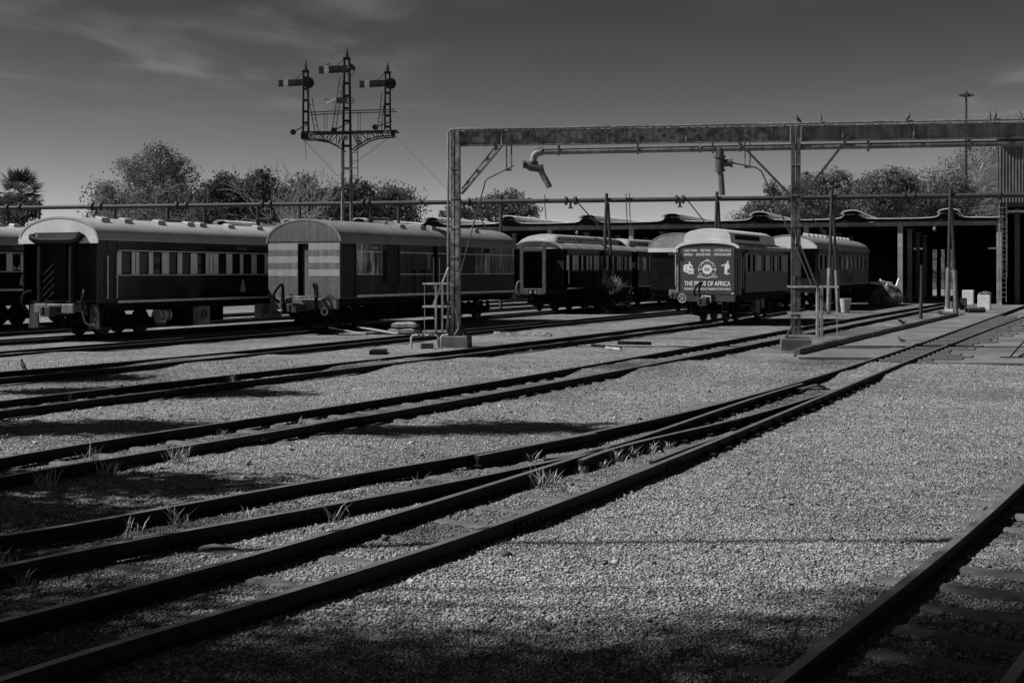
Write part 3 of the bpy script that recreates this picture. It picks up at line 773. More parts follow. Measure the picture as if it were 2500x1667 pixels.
for s_ in (1.74, 5.66, 5.9): 
    m = MB(); m.box((s_-.012, -W/2-.008, 2.12), (s_+.012, -W/2-.002, 2.78)); m.build('pillar_joint', blackM, c1_)
trims(c1_, .88, L1, W, (2.84, 2.065)); trims(c1_, .88, L1, W, (1.225,), creamM, .075, name='sole_bar_stripe')
far_side(c1_, 0.05, L1, W, zf, zg, coachM)
underframe(c1_, L1, W); bogie(c1_, 2.3); bogie(c1_, L1-3.0); coupler(c1_, 0)
end_wall(c1_, .80, W, zf, zg, blackM, .5)
m = MB(); m.box((.40, -W/2+.01, zf), (.86, -W/2+.05, zg-.06)); m.build('vestibule_door', coachUpM, c1_)
for s_ in (.36, .80):
    m = MB(); m.tube([(s_, -W/2-.05, 1.35), (s_, -W/2-.05, 2.66)], .016, 7)
    for z in (1.36, 2.0, 2.65): m.tube([(s_, -W/2-.05, z), (s_, -W/2+.02, z)], .012, 6)
    m.build('handrail', trimM, c1_)
for y0, y1 in ((-W/2+.02, -W/2+.06), (W/2-.06, W/2-.02)):
    m = MB(); m.box((-.02, y0, zf), (.36, y1, zg-.06)); m.build('vestibule_post', coachUpM, c1_)
for y in (-.62, .62):
    m = MB(); m.tube([(-.16, y, 1.22), (-.17, y, 2.0), (-.15, y, 3.03)], .115, 12); m.build('gangway_tube', rubberM, c1_, True)
hose(c1_, [(-.17, -.98, 3.36), (-.22, -.86, 3.18), (-.22, -.5, 3.13), (-.22, .5, 3.14), (-.22, .88, 3.2), (-.17, .96, 3.3)], .115, rubberM, 'gangway_top_tube')
m = MB(); m.box((-.20, -.80, zg+.14), (-.12, .86, zg+.19)); m.build('gangway_hood', steelDarkM, c1_)
m = MB(); m.box((-.30, -.78, .88), (-.22, -.30, 1.18)); m.box((-.30, .30, .88), (-.22, .78, 1.18)); m.box((-.30, -.30, 1.08), (-.22, .30, 1.18)); m.build('buffing_plate', vanDarkM, c1_, bevel=.03)
m = MB()
for k in range(5): m.bar((-.2, .55, 1.15+k*.22), (-.05, .22, 1.55+k*.22), .02, .02)
m.bar((-.2, .55, .95), (-.2, .55, 1.9), .025, .025); m.bar((-.2, .62, .95), (-.2, .62, 1.8), .02, .02)
m.build('folding_gate', steelM, c1_)
m = MB()
for k in range(6): m.bar((-.05+.01*k, -.42, 1.2+k*.2), (-.02+.01*k, -.50, 1.45+k*.2), .02, .03)
m.build('gate_bar', whiteBarM, c1_)
hose(c1_, [(-.2, .95, 1.55), (-.3, 1.15, 1.5), (-.35, 1.2, 1.2), (-.25, 1.05, .9)], .05); hose(c1_, [(-.05, -.95, 1.6), (-.2, -1.1, 1.5), (-.25, -1.05, 1.1), (-.2, -1.25, .85)], .06)
hose(c1_, [(-.2, -1.05, .95), (-.25, -1.2, .62), (-.2, -1.38, .52), (-.1, -1.45, .62), (-.05, -1.42, .95)], .035, steelDarkM)
for y in (-1.28, 1.12):
    m = MB(); m.poly([(.05, y-.2, .42), (.05, y+.2, .42), (.05, y+.13, 1.15), (.05, y-.13, 1.15)], (.06, 0, 0)); m.box((.05, y-.2, .40), (.5, y+.2, .44)); m.build('step', steelDarkM, c1_)
m = MB(); m.tube([(3.35, -1.05, .72), (3.95, -1.05, .72)], .2, 18); g = m.build('gas_cylinder', whiteM, c1_, True)
for x in (3.5, 3.8):
    m = MB(); m.tube([(x-.03, -1.05, .72), (x+.03, -1.05, .72)], .206, 18); m.build('strap', blackM, g)
m = MB(); m.box((4.6, -1.2, .32), (5.15, -.5, 1.0)); m.box((5.7, -1.0, .45), (7.2, -.4, .95)); m.build('battery_box', underM, c1_)
def aircon(root, x, y, z):
    m = MB(); m.box((x, y, z), (x+.62, y+.3, z+.68)); a = m.build('air_conditioner', whiteBarM, root)
    m = MB(); m.disc((x+.24, y-.012, z+.36), (0, 1, 0), .2, .02, 20); f_ = m.build('fan_grille', steelDarkM, a)
    m = MB()
    for k in range(6): m.bar((x+.24+.19*math.cos(k*math.pi/6), y-.026, z+.36+.19*math.sin(k*math.pi/6)), (x+.24-.19*math.cos(k*math.pi/6), y-.026, z+.36-.19*math.sin(k*math.pi/6)), .012, .006)
    m.ring((x+.24, y-.026, z+.36), (0, 1, 0), .2, .012); m.build('guard_wire', whiteBarM, a)
aircon(c1_, 5.2, -1.42, .34); aircon(c1_, 9.0, -1.42, .42); aircon(c1_, 9.75, -1.42, .42)
t_ = text('ROVOS RAIL', c1_, .62, .10, letterDimM); on_side(t_, 7.65, 3.0, -W/2-.001)
emblem(c1_, 7.7, 1.66, -W/2-.002, .26, .42, letterM)

# ---- brake van with the striped end
v_ = coach_root('brake van with pale horizontal stripes across its end', (-7.29, 45.84), .47, name='brake_van', cat='van')
LV, zf, zg, za = 14.2, 1.22, 3.23, 4.02
roof_arch(v_, LV, W, zg, za, roofVanM, vanM, s0=-.03)
roof_vents(v_, [5.2, 6.8, 7.7, 11.5], W, zg, za, -.88, roofVanM)
for s_, y in ((.95, -.55), (4.6, -.6)):
    m = MB(); m.tube([(s_, y, 3.85), (s_, y, 4.02)], .05, 8); m.disc((s_, y, 4.05), (0, 0, 1), .09, .06, 10); m.build('roof_cowl', roofVanM, v_)
m = MB()
for y0, y1 in ((-W/2+.01, -.21), (.24, W/2-.01)): m.box((0, y0, zf+.02), (.05, y1, zg+.0))
m.box((0, -.21, 3.15), (.05, .24, zg)); ew = m.build('end_wall', vanM, v_)
for z0, z1 in ((2.93, 3.16), (2.48, 2.71), (2.02, 2.25)):
    for y0, y1 in ((-W/2+.012, -.215), (.245, W/2-.012)):
        m = MB(); m.box((-.006, y0, z0), (0.0, y1, z1)); m.build('paint_band', vanStripeM, v_)
for z0, z1 in ((2.71, 2.93), (2.25, 2.48)):
    for y0, y1 in ((-W/2+.012, -.215), (.245, W/2-.012)):
        m = MB(); m.box((-.005, y0, z0+.001), (0.0, y1, z1-.001)); m.build('paint_band', vanDarkM, v_)
m = MB(); m.box((.25, -.21, zf), (.29, .24, 3.15)); m.build('inner_door', steelDarkM, v_)
m = MB(); m.box((.10, -.19, zf+.12), (.13, .02, 2.98)); m.build('sliding_door', vanM, v_)
def panel(root, s0, s1, z0, z1, mat, y=-W/2, th=.05, name='side_panel'):
    m = MB(); m.box((s0, y, z0), (s1, y+th, z1)); return m.build(name, mat, root)
def louvre(root, s0, s1, z0, z1, y=-W/2, pitch=.085):
    m = MB(); m.box((s0, y+.08, z0), (s1, y+.10, z1)); m.box((s0, y-.01, z0), (s0+.035, y+.08, z1)); m.box((s1-.035, y-.01, z0), (s1, y+.08, z1))
    l_ = m.build('louvre', blackM, root)
    z = z0+.02; me_ = None
    while z < z1-.05:
        if me_ is None:
            q = MB(); q.bar((s0+.035, y+.045, 0), (s1-.035, y+.045, 0), .085, .012, up=(0, -.62, .78)); o = q.build('slat', M('louvre_slat', .11, .5, 0, .3, 6), l_); me_ = o.data; o.location = (0, 0, z)
        else:
            o = bpy.data.objects.new('slat', me_); COL.objects.link(o); o.parent = l_; o.location = (0, 0, z)
        z += pitch
zt = zg-.04
panel(v_, 0.05, .19, zf, zt, vanSideM); louvre(v_, .19, 1.05, 1.30, 3.11); panel(v_, .19, 1.05, 3.11, zt, vanSideM); panel(v_, .19, 1.05, zf, 1.30, vanSideM)
panel(v_, 1.05, 2.85, zf, 2.085, vanSideM); panel(v_, 1.05, 2.85, 2.085, zt, vanPeelM)
louvre(v_, 2.86, 3.12, 1.69, 2.95); panel(v_, 2.86, 3.12, 2.95, zt, vanSideM); panel(v_, 2.86, 3.12, zf, 1.69, vanSideM)
louvre(v_, 3.15, 4.07, 1.69, 3.13); panel(v_, 3.15, 4.07, 3.13, zt, vanSideM); panel(v_, 3.12, 3.15, zf, zt, vanSideM)
panel(v_, 3.15, 3.35, zf, 1.69, vanSideM); louvre(v_, 3.35, 3.82, 1.38, 1.69); panel(v_, 3.35, 3.82, zf, 1.38, vanSideM); panel(v_, 3.82, 4.07, zf, 1.69, vanSideM)
panel(v_, 4.07, 4.98, zf, zt, vanSideM); louvre(v_, 4.98, 5.33, 1.32, 2.22); louvre(v_, 5.69, 6.06, 1.32, 2.22); panel(v_, 5.33, 5.69, zf, zt, vanSideM)
for a, b in ((4.98, 5.33), (5.69, 6.06)): panel(v_, a, b, 2.22, zt, vanSideM); panel(v_, a, b, zf, 1.32, vanSideM)
panel(v_, 6.06, 6.68, zf, zt, vanSideM); panel(v_, 6.68, 7.05, zf, 3.17, blackM, y=-W/2+.12, name='guard_door'); panel(v_, 6.68, 7.05, 3.17, zt, vanSideM)
for a, b, mt in ((7.05, 8.6, vanSideM), (8.62, 10.38, vanSideM), (10.4, 12.2, vanPeelM), (12.22, LV, vanPeelM)):
    panel(v_, a, b, zf, 2.06, vanSideM); panel(v_, a, b, 2.06, zt, mt)
for s0, s1 in ((2.0, 2.55), (11.1, 11.7)):
    m = MB(); m.box((s0, -W/2-.02, 2.95), (s1, -W/2, 3.15)); w_ = m.build('side_window', steelDarkM, v_, bevel=.04)
    m = MB(); m.box((s0+.04, -W/2-.024, 2.98), (s1-.04, -W/2-.02, 3.12)); m.build('pane', glassM, w_)
for a, b in ((1.1, 2.82), (4.15, 6.66), (7.06, LV)): trims(v_, a, b, W, (2.885, 2.075))
m = MB(); m.box((1.1, -W/2-.014, 1.27), (LV, -W/2, 1.35)); m.build('sole_bar_stripe', trimM, v_)
for s_ in (6.62, 7.1):
    m = MB(); m.tube([(s_, -W/2-.06, 1.5), (s_, -W/2-.06, 2.7)], .016, 7); m.tube([(s_, -W/2-.06, 1.52), (s_, -W/2, 1.52)], .012, 5); m.tube([(s_, -W/2-.06, 2.68), (s_, -W/2, 2.68)], .012, 5); m.build('handrail', trimM, v_)
m = MB(); m.box((6.2, -W/2-.012, 2.25), (6.45, -W/2, 2.85)); m.build('door_plate', vanDarkM, v_)
far_side(v_, 0.05, LV, W, zf, zg, vanSideM); m = MB(); m.box((LV-.05, -W/2+.06, zf), (LV, W/2-.06, zg)); m.build('rear_wall', vanSideM, v_)
underframe(v_, LV, W, 1.0, 1.22); bogie(v_, 1.9, 1.8); bogie(v_, LV-2.6, 1.8)
m = MB(); m.box((-.06, -W/2+.1, .88), (.12, W/2-.1, 1.24)); m.build('headstock', vanM, v_, bevel=.02)
coupler(v_, -.05, .92)
m = MB(); m.bar((-.5, .15, 1.31), (-.5, -.85, 1.31), .75, .03); m.build('fall_plate', steelM, v_)
m = MB(); m.tube([(4.6, -.95, .72), (7.3, -.95, .72)], .28, 16); m.build('air_tank', underM, v_, True)
m = MB(); m.box((2.9, -1.2, .4), (4.3, -.6, .95)); m.build('equipment_box', underM, v_)
hose(v_, [(-.15, -1.38+.75, .75), (-.2, -.62, 1.5), (-.24, -.58, 1.72), (-.3, -.72, 1.72), (-.32, -.78, 1.4), (-.32, -.72, 1.12)], .05, rubberM, 'steam_hose')
hose(v_, [(-.1, .75, .72), (-.15, .76, 1.5), (-.2, .78, 1.72), (-.3, .92, 1.55), (-.34, 1.02, 1.3), (-.25, .85, 1.08)], .05, rubberM, 'steam_hose')
m = MB(); m.tube([(-.2, .78, .72), (-.2, .78, 1.5)], .03, 8); m.tube([(-.2, .78, .78), (-.2, 1.05, .84)], .05, 8); m.build('valve_pipe', steelM, v_)
m = MB(); m.disc((-.22, -1.02, .80), (1, 0, 0), .12, .03, 22); l_ = m.build('tail_disc', steelDarkM, v_)
m = MB(); m.ring((-.245, -1.02, .80), (1, 0, 0), .125, .02, 24, 6); m.bar((-.22, -1.02, .92), (-.18, -.9, 1.12), .02, .02); m.build('disc_rim', whiteM, l_)
m = MB(); m.poly([(-.08, -1.02, 1.25), (-.08, -1.42, 1.25), (-.08, -1.05, 1.42)], (.02, 0, 0)); m.build('corner_plate', steelDarkM, v_)
emblem(v_, 1.95, 2.42, -W/2-.003, .3, .5, vanSideM)

# ---- clerestory coaches
def clerestory(label, E, L, W=2.8, gang=True, group=None):
    r = coach_root(label, E, .47, group)
    zf, zg = 1.22, 3.16
    hw = .78
    pr = [(W/2+.06, zg), (W/2-.12, zg+.14), (1.05, zg+.27), (hw, zg+.33)]
    prof = pr+[(-a, b) for a, b in pr[::-1]]
    prof += [(-a+math.copysign(.0, a), b-.05) for a, b in prof[::-1]][:0]
    low = [(a*.96, b-.05) for a, b in prof[::-1]]
    m = MB(); m.sweep(prof+low, [((x, 0, 0), (0, 1, 0), (0, 0, 1)) for x in (-.1, 0, L*.5, L, L+.1)]); m.build('lower_roof', roofOldM, r, True)
    top = [(hw*math.cos(math.pi*k/10)*1.06, 3.71+.17*math.sin(math.pi*k/10)) for k in range(11)]
    fr = [((x, 0, dz), (0, sc, 0), (0, 0, 1)) for x, sc, dz in ((-.12, 1.3, -.34), (.15, 1.22, -.17), (.5, 1.1, -.05), (.9, 1, 0), (L-.9, 1, 0), (L-.4, 1.1, -.06), (L+.1, 1.3, -.34))]
    m = MB(); m.sweep(top+[(a*.95, b-.05) for a, b in top[::-1]], fr); m.build('upper_roof', roofOldM, r, True)
    for y in (-hw, hw):
        s_ = MB(); s_.box((.6, y-.02, 3.46), (L-.6, y+.02, 3.53)); s_.box((.6, y-.02, 3.65), (L-.6, y+.02, 3.74)); cl = s_.build('clerestory_wall', creamM, r)
        x = .6; i = 0
        while x < L-.8:
            g_ = .42 if i % 3 else .52
            q = MB(); q.box((x, y-.02, 3.53), (x+.06, y+.02, 3.65)); q.build('mullion', creamM, cl)
            q = MB(); q.box((x+.06, y-.008, 3.53), (x+g_, y+.008, 3.65)); q.build('clerestory_pane', glassM, cl)
            x += g_; i += 1
    for x in (0, L-.04):
        m = MB(); m.poly([(x, a, b-.02) for a, b in prof], (.04, 0, 0)); m.build('roof_end', roofM, r)
    far_side(r, 0.05, L, W, zf, zg, coachM); underframe(r, L, W, .98, 1.2)
    bogie(r, 2.0, 1.7); bogie(r, L-2.0, 1.7)
    end_wall(r, .25, W, zf, zg, blackM, .4); end_wall(r, L-.3, W, zf, zg, blackM, .4)
    trims(r, .55, L-.1, W, (2.895, 2.06), oldSideM); trims(r, .55, L-.1, W, (1.235,), creamM, .07, name='sole_bar_stripe')
    if gang:
        m = MB()
        for y in (-.62, .62): m.box((-.55, y-.1, 1.0), (-.49, y+.1, 3.25)); m.disc((-.52, y, 3.25), (1, 0, 0), .11, .06, 14)
        m.box((-.55, -.62, 3.0), (-.49, .62, 3.18)); m.box((-.55, -.62, .95), (-.49, -.22, 1.24)); m.box((-.55, .22, .95), (-.49, .62, 1.24)); m.box((-.55, -.22, 1.16), (-.49, .22, 1.24))
        g_ = m.build('gangway_frame', M('gangway_frame_paint', .05, .6, 0, .5, 6, dirt=.4), r, bevel=.02)
        m = MB(); m.box((-.45, -.6, 1.15), (.25, -.54, 3.0)); m.box((-.45, .54, 1.15), (.25, .6, 3.0)); m.box((-.45, -.54, 2.95), (.25, .54, 3.0)); m.build('bellows', blackM, r)
        for y in (-.15, .12):
            m = MB(); m.tube([(-.48, y, 1.0), (-.48, y, 1.15)], .08, 10); m.build('buffer', steelM, r)
        hose(r, [(-.3, .75, 1.6), (-.45, .9, 1.5), (-.45, .95, 1.1), (-.3, .85, .9)], .04, steelM); hose(r, [(-.2, -.95, 1.5), (-.3, -1.05, 1.4), (-.3, -1.05, 1.0)], .05)
    return r
k2 = clerestory('clerestory coach with light gangway frame behind the brake van', (1.3, 66.8), 9.6)
w2 = [(.78, 1.26), (1.94, 2.37), (2.53, 3.01), (3.14, 3.5), (3.72, 4.02), (4.64, 5.05), (5.25, 5.73), (6.0, 6.5), (6.78, 7.28), (7.78, 8.0), (8.1, 8.44), (8.67, 9.1)]
side(k2, .55, 9.5, 2.8, 1.28, 2.11, 2.84, 3.16, w2, coachM, coachUpM, creamM, [glassM, glassM, glassM, curtainM, glassM, blindM])
for s_ in (1.5, 1.6, 1.72, 4.25, 4.4, 5.15, 7.45, 7.6):
    m = MB(); m.box((s_-.014, -1.409, 2.12), (s_+.014, -1.402, 2.83)); m.build('pillar_joint', blackM, k2)
m = MB(); m.tube([(.62, -1.45, 1.45), (.62, -1.45, 2.7)], .015, 6); m.build('handrail', trimM, k2)
d9 = Vector((.47, 1, 0)).normalized()
k2b = clerestory('second clerestory coach coupled behind the first', (1.3+d9.x*10.7, 66.8+d9.y*10.7), 12.0, gang=False); k2.scale = (1.07, 1, 1.06); k2b.scale = (1.07, 1, 1.06)
side(k2b, .55, 11.9, 2.8, 1.28, 2.11, 2.84, 3.16, [(.7+1.1*k, 1.25+1.1*k) for k in range(10)], coachM, coachUpM, creamM, [glassM])

# ---- tall arch-roofed coach end standing behind the lettered coach
k3 = coach_root('tall coach with grey arched end standing behind the lettered coach', (8.45, 66.86), .475)
L3, zf, zg, za = 17.0, 1.22, 3.36, 4.15
roof_arch(k3, L3, W, zg, za, roofVanM, roofOldM)
m = MB(); m.box((-.13, -W/2-.05, zg-.2), (-.085, W/2+.05, zg+.01)); m.build('roof_end_lip', roofEndM, k3)
side(k3, .6, L3, W, 1.28, 2.1, 2.85, zg, [(1.2+1.3*k, 1.9+1.3*k) for k in range(12)], coachM, coachUpM, coachM, [glassM]); far_side(k3, .05, L3, W, zf, zg, coachM)
underframe(k3, L3, W); bogie(k3, 2.4); bogie(k3, L3-2.8); coupler(k3, 0)
m = MB(); m.box((.0, .05, zf), (.05, W/2-.02, zg-.03)); m.build('end_wall', coachUpM, k3)
hose(k3, [(-.2, .3, 3.08), (-.26, .2, 3.02), (-.26, -.8, 3.02), (-.2, -1.0, 3.1)], .12, rubberM, 'gangway_top_tube')
m = MB(); m.box((-.12, -.2, 1.25), (-.06, 0.02, 2.95)); m.build('gangway_post', steelM, k3)
m = MB(); m.box((-.06, -.62, 1.25), (-.03, -.42, 2.95)); m.build('door_edge', whiteBarM, k3)
m = MB(); m.box((-.35, -.6, .95), (-.05, .35, 1.25)); m.build('buffing_plate', steelM, k3)
end_wall(k3, .5, W, zf, zg, blackM, .4)

# ---- lettered coach
W4 = 2.5
k4 = coach_root('short clerestory coach whose dark end panel is covered in white lettering', (7.83, 52.5), .47)
L4, zf, zg, za = 8.4, 1.24, 3.12, 3.42
roof_arch(k4, L4, W4, zg, za, roofOldM, signM, s0=-.045)
pr = arch(W4+.02, zg-.02, za+.03, 22, .07); inn = arch(W4-.24, zg-.02, za-.11, 22, .07)[::-1]
m = MB(); m.sweep(pr+inn, [((x, 0, 0), (0, 1, 0), (0, 0, 1)) for x in (-.085, -.03)]); m.build("roof_rim", roofEndM, k4, True)
hw = .98
tp = [(hw*math.cos(math.pi*k/12), 3.34+.57*math.sin(math.pi*k/12)**.42) for k in range(13)]
def sc4(x, s_, dz): return ((x, 0, dz), (0, s_, 0), (0, 0, 1))
m = MB(); m.sweep(tp, [sc4(-.05, .99, -.03), sc4(.25, .96, 0), sc4(L4-1.5, .92, .0), sc4(L4-.9, .9, -.06), sc4(L4-.55, .86, -.3)]); m.build('clerestory', [roofEndM], k4, True)
for y in (-1, 1):
    for a, b in ((.75, 2.6), (2.68, 4.4)):
        m = MB(); m.box((a, y*.95-.03, 3.46), (b, y*.95+.03, 3.66)); m.build('clerestory_window', glassM, k4)
for x in (2.9, 3.2, 4.2): 
    m = MB(); m.tube([(x, .1, 3.75), (x, .1, 3.95)], .05, 8); m.build('roof_cowl', roofOldM, k4)
m = MB(); m.box((-.02, -W4/2+.06, zf), (.04, W4/2-.06, zg+.02)); m.poly([(-.02, a, b-.02) for a, b in arch(W4-.1, zg, za-.05, 18, 0)], (.05, 0, 0)); m.build('end_wall', signM, k4)
m = MB(); m.box((-.055, -1.115, 1.27), (-.022, 1.115, 3.14)); pn = m.build('sign_panel', signM, k4)
xs_ = -.056
def zy(zx, zy_): return 1.115-(zx-245)/1290*2.23, 3.207-(zy_-100)*.001569
def putline(s_, x0, x1, y0, y1, bold=.014):
    a = zy(x0, y0); b = zy(x1, y1); o = text(s_, pn, abs(a[0]-b[0]), abs(a[1]-b[1]), letterM, 'lettering', bold)
    on_end(o, (a[0]+b[0])/2, (a[1]+b[1])/2, xs_)
putline('CAPE TOWN  -  PRETORIA  -  VICTORIA FALLS', 333, 1460, 188, 255)
putline('KNYSNA  -  KRUGER PARK  -  DAR-ES-SALAAM', 333, 1456, 288, 358)
putline('THE PRIDE OF AFRICA', 345, 1447, 1003, 1125, .02)
putline('THE MOST LUXURIOUS TRAINS IN THE WORLD', 333, 1458, 1172, 1234)
# crest
cy, cz_ = zy(893, 705)
def flat(m, pts): m.poly([(xs_, y, z) for y, z in pts], (-.004, 0, 0))
def seg(m, a, b, w): m.bar((xs_-.002, a[0], a[1]), (xs_-.002, b[0], b[1]), .004 if False else w, .004, up=(1, 0, 0))
m = MB()
m.ring((xs_-.002, cy, cz_), (1, 0, 0), .345, .010, 40, 4); m.disc((xs_-.003, cy, cz_), (1, 0, 0), .185, .006, 32)
for k in range(14):
    a = 2*math.pi*k/14; m.disc((xs_-.003, cy+.19*math.cos(a), cz_+.19*math.sin(a)), (1, 0, 0), .022, .005, 6)
for a, b in (((893-60, 495), (893, 440)), ((893+60, 495), (893, 440)), ((850, 497), (936, 497)), ((675, 690), (780, 690)), ((675, 715), (780, 715)), ((1010, 690), (1115, 690)), ((1010, 715), (1115, 715)),
             ((720, 825), (650, 905)), ((650, 905), (800, 905)), ((760, 870), (700, 905)), ((1066, 825), (1136, 905)), ((1136, 905), (990, 905)), ((1026, 870), (1086, 905)), ((745, 590), (800, 530)), ((990, 530), (1045, 590))):
    seg(m, zy(*a), zy(*b), .018)
m.build('crest', letterM, pn)
for ch, an in zip('ROVOS', (150, 120, 90, 60, 30)):
    o = text(ch, pn, .05, .058, letterM); a = math.radians(an); on_end(o, cy-.265*math.cos(a), cz_+.265*math.sin(a), xs_, math.radians(an-90))
for ch, an in zip('RAIL', (217, 252, 288, 323)):
    o = text(ch, pn, .05 if ch != 'I' else .014, .055, letterM); a = math.radians(an); on_end(o, cy-.265*math.cos(a), cz_+.265*math.sin(a), xs_, math.radians(an+90))
o = text('RAR', pn, .2, .15, signM, 'monogram', .0); on_end(o, cy, cz_+.01, xs_-.005)
# engine picture
m = MB()
eng = [(320, 640), (335, 590), (380, 575), (430, 580), (455, 560), (452, 530), (448, 508), (490, 505), (486, 530), (490, 560), (530, 590), (545, 640), (540, 690), (580, 700), (578, 725), (560, 740), (562, 800), (590, 820), (500, 812), (495, 830), (450, 815), (400, 790), (340, 760), (318, 720)]
flat(m, [zy(*p) for p in eng]); m.build('engine_picture', letterM, pn)
m = MB()
for p, r in (((492, 640), .035), ((492, 640), .02)): m.ring((xs_-.006, *zy(*p)), (1, 0, 0), r, .006, 16, 4)
for a, b in (((430, 740), (545, 740)), ((440, 770), (540, 770)), ((400, 690), (400, 780)), ((360, 640), (400, 690)), ((370, 610), (440, 640)), ((345, 700), (400, 720)), ((450, 745), (455, 800)), ((500, 745), (500, 800))):
    m.bar((xs_-.006, *zy(*a)), (xs_-.006, *zy(*b)), .01, .004, up=(1, 0, 0))
m.build('engine_lines', signM, pn)
# waiter picture
m = MB()
m.disc((xs_-.003, *zy(1382, 518)), (1, 0, 0), .042, .005, 14)
flat(m, [zy(*p) for p in [(1360, 550), (1400, 552), (1415, 590), (1420, 670), (1405, 705), (1388, 700), (1395, 640), (1372, 715), (1305, 715), (1303, 650), (1325, 590), (1270, 625), (1222, 612), (1235, 585), (1260, 600), (1320, 560)]])
flat(m, [zy(*p) for p in [(1310, 720), (1340, 720), (1332, 820), (1285, 826), (1305, 808)]]); flat(m, [zy(*p) for p in [(1342, 720), (1372, 720), (1368, 800), (1425, 800), (1425, 822), (1375, 826), (1350, 855), (1345, 820)]])
m.build('waiter_picture', letterM, pn)
m = MB(); m.box((xs_-.004, *sorted((zy(1463, 0)[0], zy(1528, 0)[0]))[:1], zy(0, 1325)[1]), (xs_, max(zy(1463, 0)[0], zy(1528, 0)[0]), zy(0, 1302)[1])); m.build('data_plate', letterM, pn)
wins4 = [(1.3, 1.36), (1.46, 1.93), (2.25, 2.65), (2.98, 3.9), (4.0, 4.33), (4.5, 5.3), (5.55, 5.91), (6.1, 6.65), (6.8, 7.2)]
side(k4, 1.15, L4, W4, 1.32, 2.17, 2.89, zg, wins4[1:], oldSideM, oldSideM, M('old_cream', .22, .5, 0, .2, 4, dirt=.2), [glassM, glassM, curtainM, glassM, curtainM, glassM, curtainM, glassM])
far_side(k4, .05, L4, W4, zf, zg, oldSideM); trims(k4, 1.15, L4, W4, (2.10,), vanDarkM, .04); trims(k4, 1.15, L4, W4, (2.895,), vanDarkM, .02)
m = MB(); m.box((.55, -W4/2+.10, zf), (1.1, -W4/2+.14, zg-.05)); m.build('recessed_door', blackM, k4)
m = MB(); m.box((.04, -W4/2, zf), (.5, -W4/2+.05, zg-.04)); m.build('corner_post', oldSideM, k4)
for s_ in (.3, .62):
    m = MB(); m.tube([(s_, -W4/2-.05, 1.5), (s_, -W4/2-.05, 2.75)], .016, 6); m.tube([(s_, -W4/2-.05, 1.52), (s_, -W4/2+.05, 1.52)], .012, 5); m.tube([(s_, -W4/2-.05, 2.73), (s_, -W4/2+.05, 2.73)], .012, 5); m.build('handrail', whiteBarM, k4)
m = MB(); m.tube([(-.05, W4/2+.03, 1.5), (-.1, W4/2+.05, 1.6), (-.1, W4/2+.05, 2.8), (-.05, W4/2+.03, 2.9)], .02, 6); m.build('handrail', whiteBarM, k4)
m = MB(); m.disc((-.16, W4/2+.06, 3.02), (1, 0, 0), .085, .1, 14); m.build('end_lamp', whiteM, k4)
for s_ in (1.35, 7.9):
    m = MB(); m.disc((s_, -W4/2-.03, 3.03), (0, 1, 0), .09, .08, 12); m.build('side_lamp', steelDarkM, k4)
t_ = text('SERVICE', k4, .5, .08, letterDimM); on_side(t_, 2.7, 3.02, -W4/2-.001)
m = MB()
for a, b, c, d_ in ((5.9, 6.5, 1.95, 1.97), (5.6, 6.7, 1.83, 1.86), (6.0, 6.4, 1.66, 1.68)): m.box((a, -W4/2-.004, c), (b, -W4/2-.001, d_))
m.build('stencil_marks', letterDimM, k4)
emblem(k4, 3.3, 1.75, -W4/2-.002, .2, .5, letterDimM)
underframe(k4, L4, W4, 1.0, 1.24); bogie(k4, 1.75, 1.5); bogie(k4, L4-1.7, 1.5)
m = MB(); m.box((-.12, -W4/2+.12, .98), (.1, W4/2-.12, 1.24)); m.build('headstock', steelDarkM, k4); coupler(k4, -.1, .98)
m = MB(); m.tube([(-.5, -.28, .95), (-.5, -.28, 1.18), (-.5, .05, 1.2), (-.5, .12, 1.1), (-.5, .12, .95)], .03, 7); m.build('uncoupling_bar', whiteBarM, k4)
hose(k4, [(-.25, .2, 1.05), (-.3, .25, 1.5), (-.34, .12, 1.72), (-.4, .22, 1.7), (-.42, .42, 1.42), (-.38, .36, 1.18)], .045, rubberM, 'steam_hose')
m = MB(); m.tube([(-.25, .2, .8), (-.3, .22, 1.55)], .025, 7); m.build('hose_pipe', whiteBarM, k4)
m = MB(); m.ring((-.42, .92, 1.1), (1, 0, 0), .17, .018, 10, 5)
for k in range(5): m.bar((-.42, .92, 1.1), (-.42, .92+.17*math.cos(k*1.2566+.5), 1.1+.17*math.sin(k*1.2566+.5)), .02, .02)
m.tube([(-.42, .92, 1.1), (-.05, .92, 1.1)], .02, 6); m.build('brake_wheel', whiteBarM, k4)
m = MB(); m.tube([(-.15, -.7, 1.0), (-.2, -.68, .7), (-.15, -.74, .62)], .02, 6); m.box((-.2, -.85, .35), (-.05, -.65, .62)); m.build('vacuum_cylinder', underM, k4)
m = MB(); m.box((3.1, -1.15, .45), (3.75, -.9, 1.12)); m.build('equipment_box', M('worn_box', .22, .6, 0, .5, 4, streak=.6, dirt=.6), k4)
m = MB(); m.box((3.95, -1.2, .62), (4.35, -.95, 1.0)); m.build('equipment_box', M('worn_box', .22), k4)
m = MB(); m.box((.6, -1.3, .5), (1.6, -1.0, .54)); m.box((.6, -1.3, .8), (1.6, -1.1, .83)); m.build('footboard', steelDarkM, k4)
for a in (2.0, 5.2): 
    m = MB(); m.bar((a, -1.1, .95), (a+2.4, -1.1, .55), .04, .05); m.build('truss_rod', underM, k4)

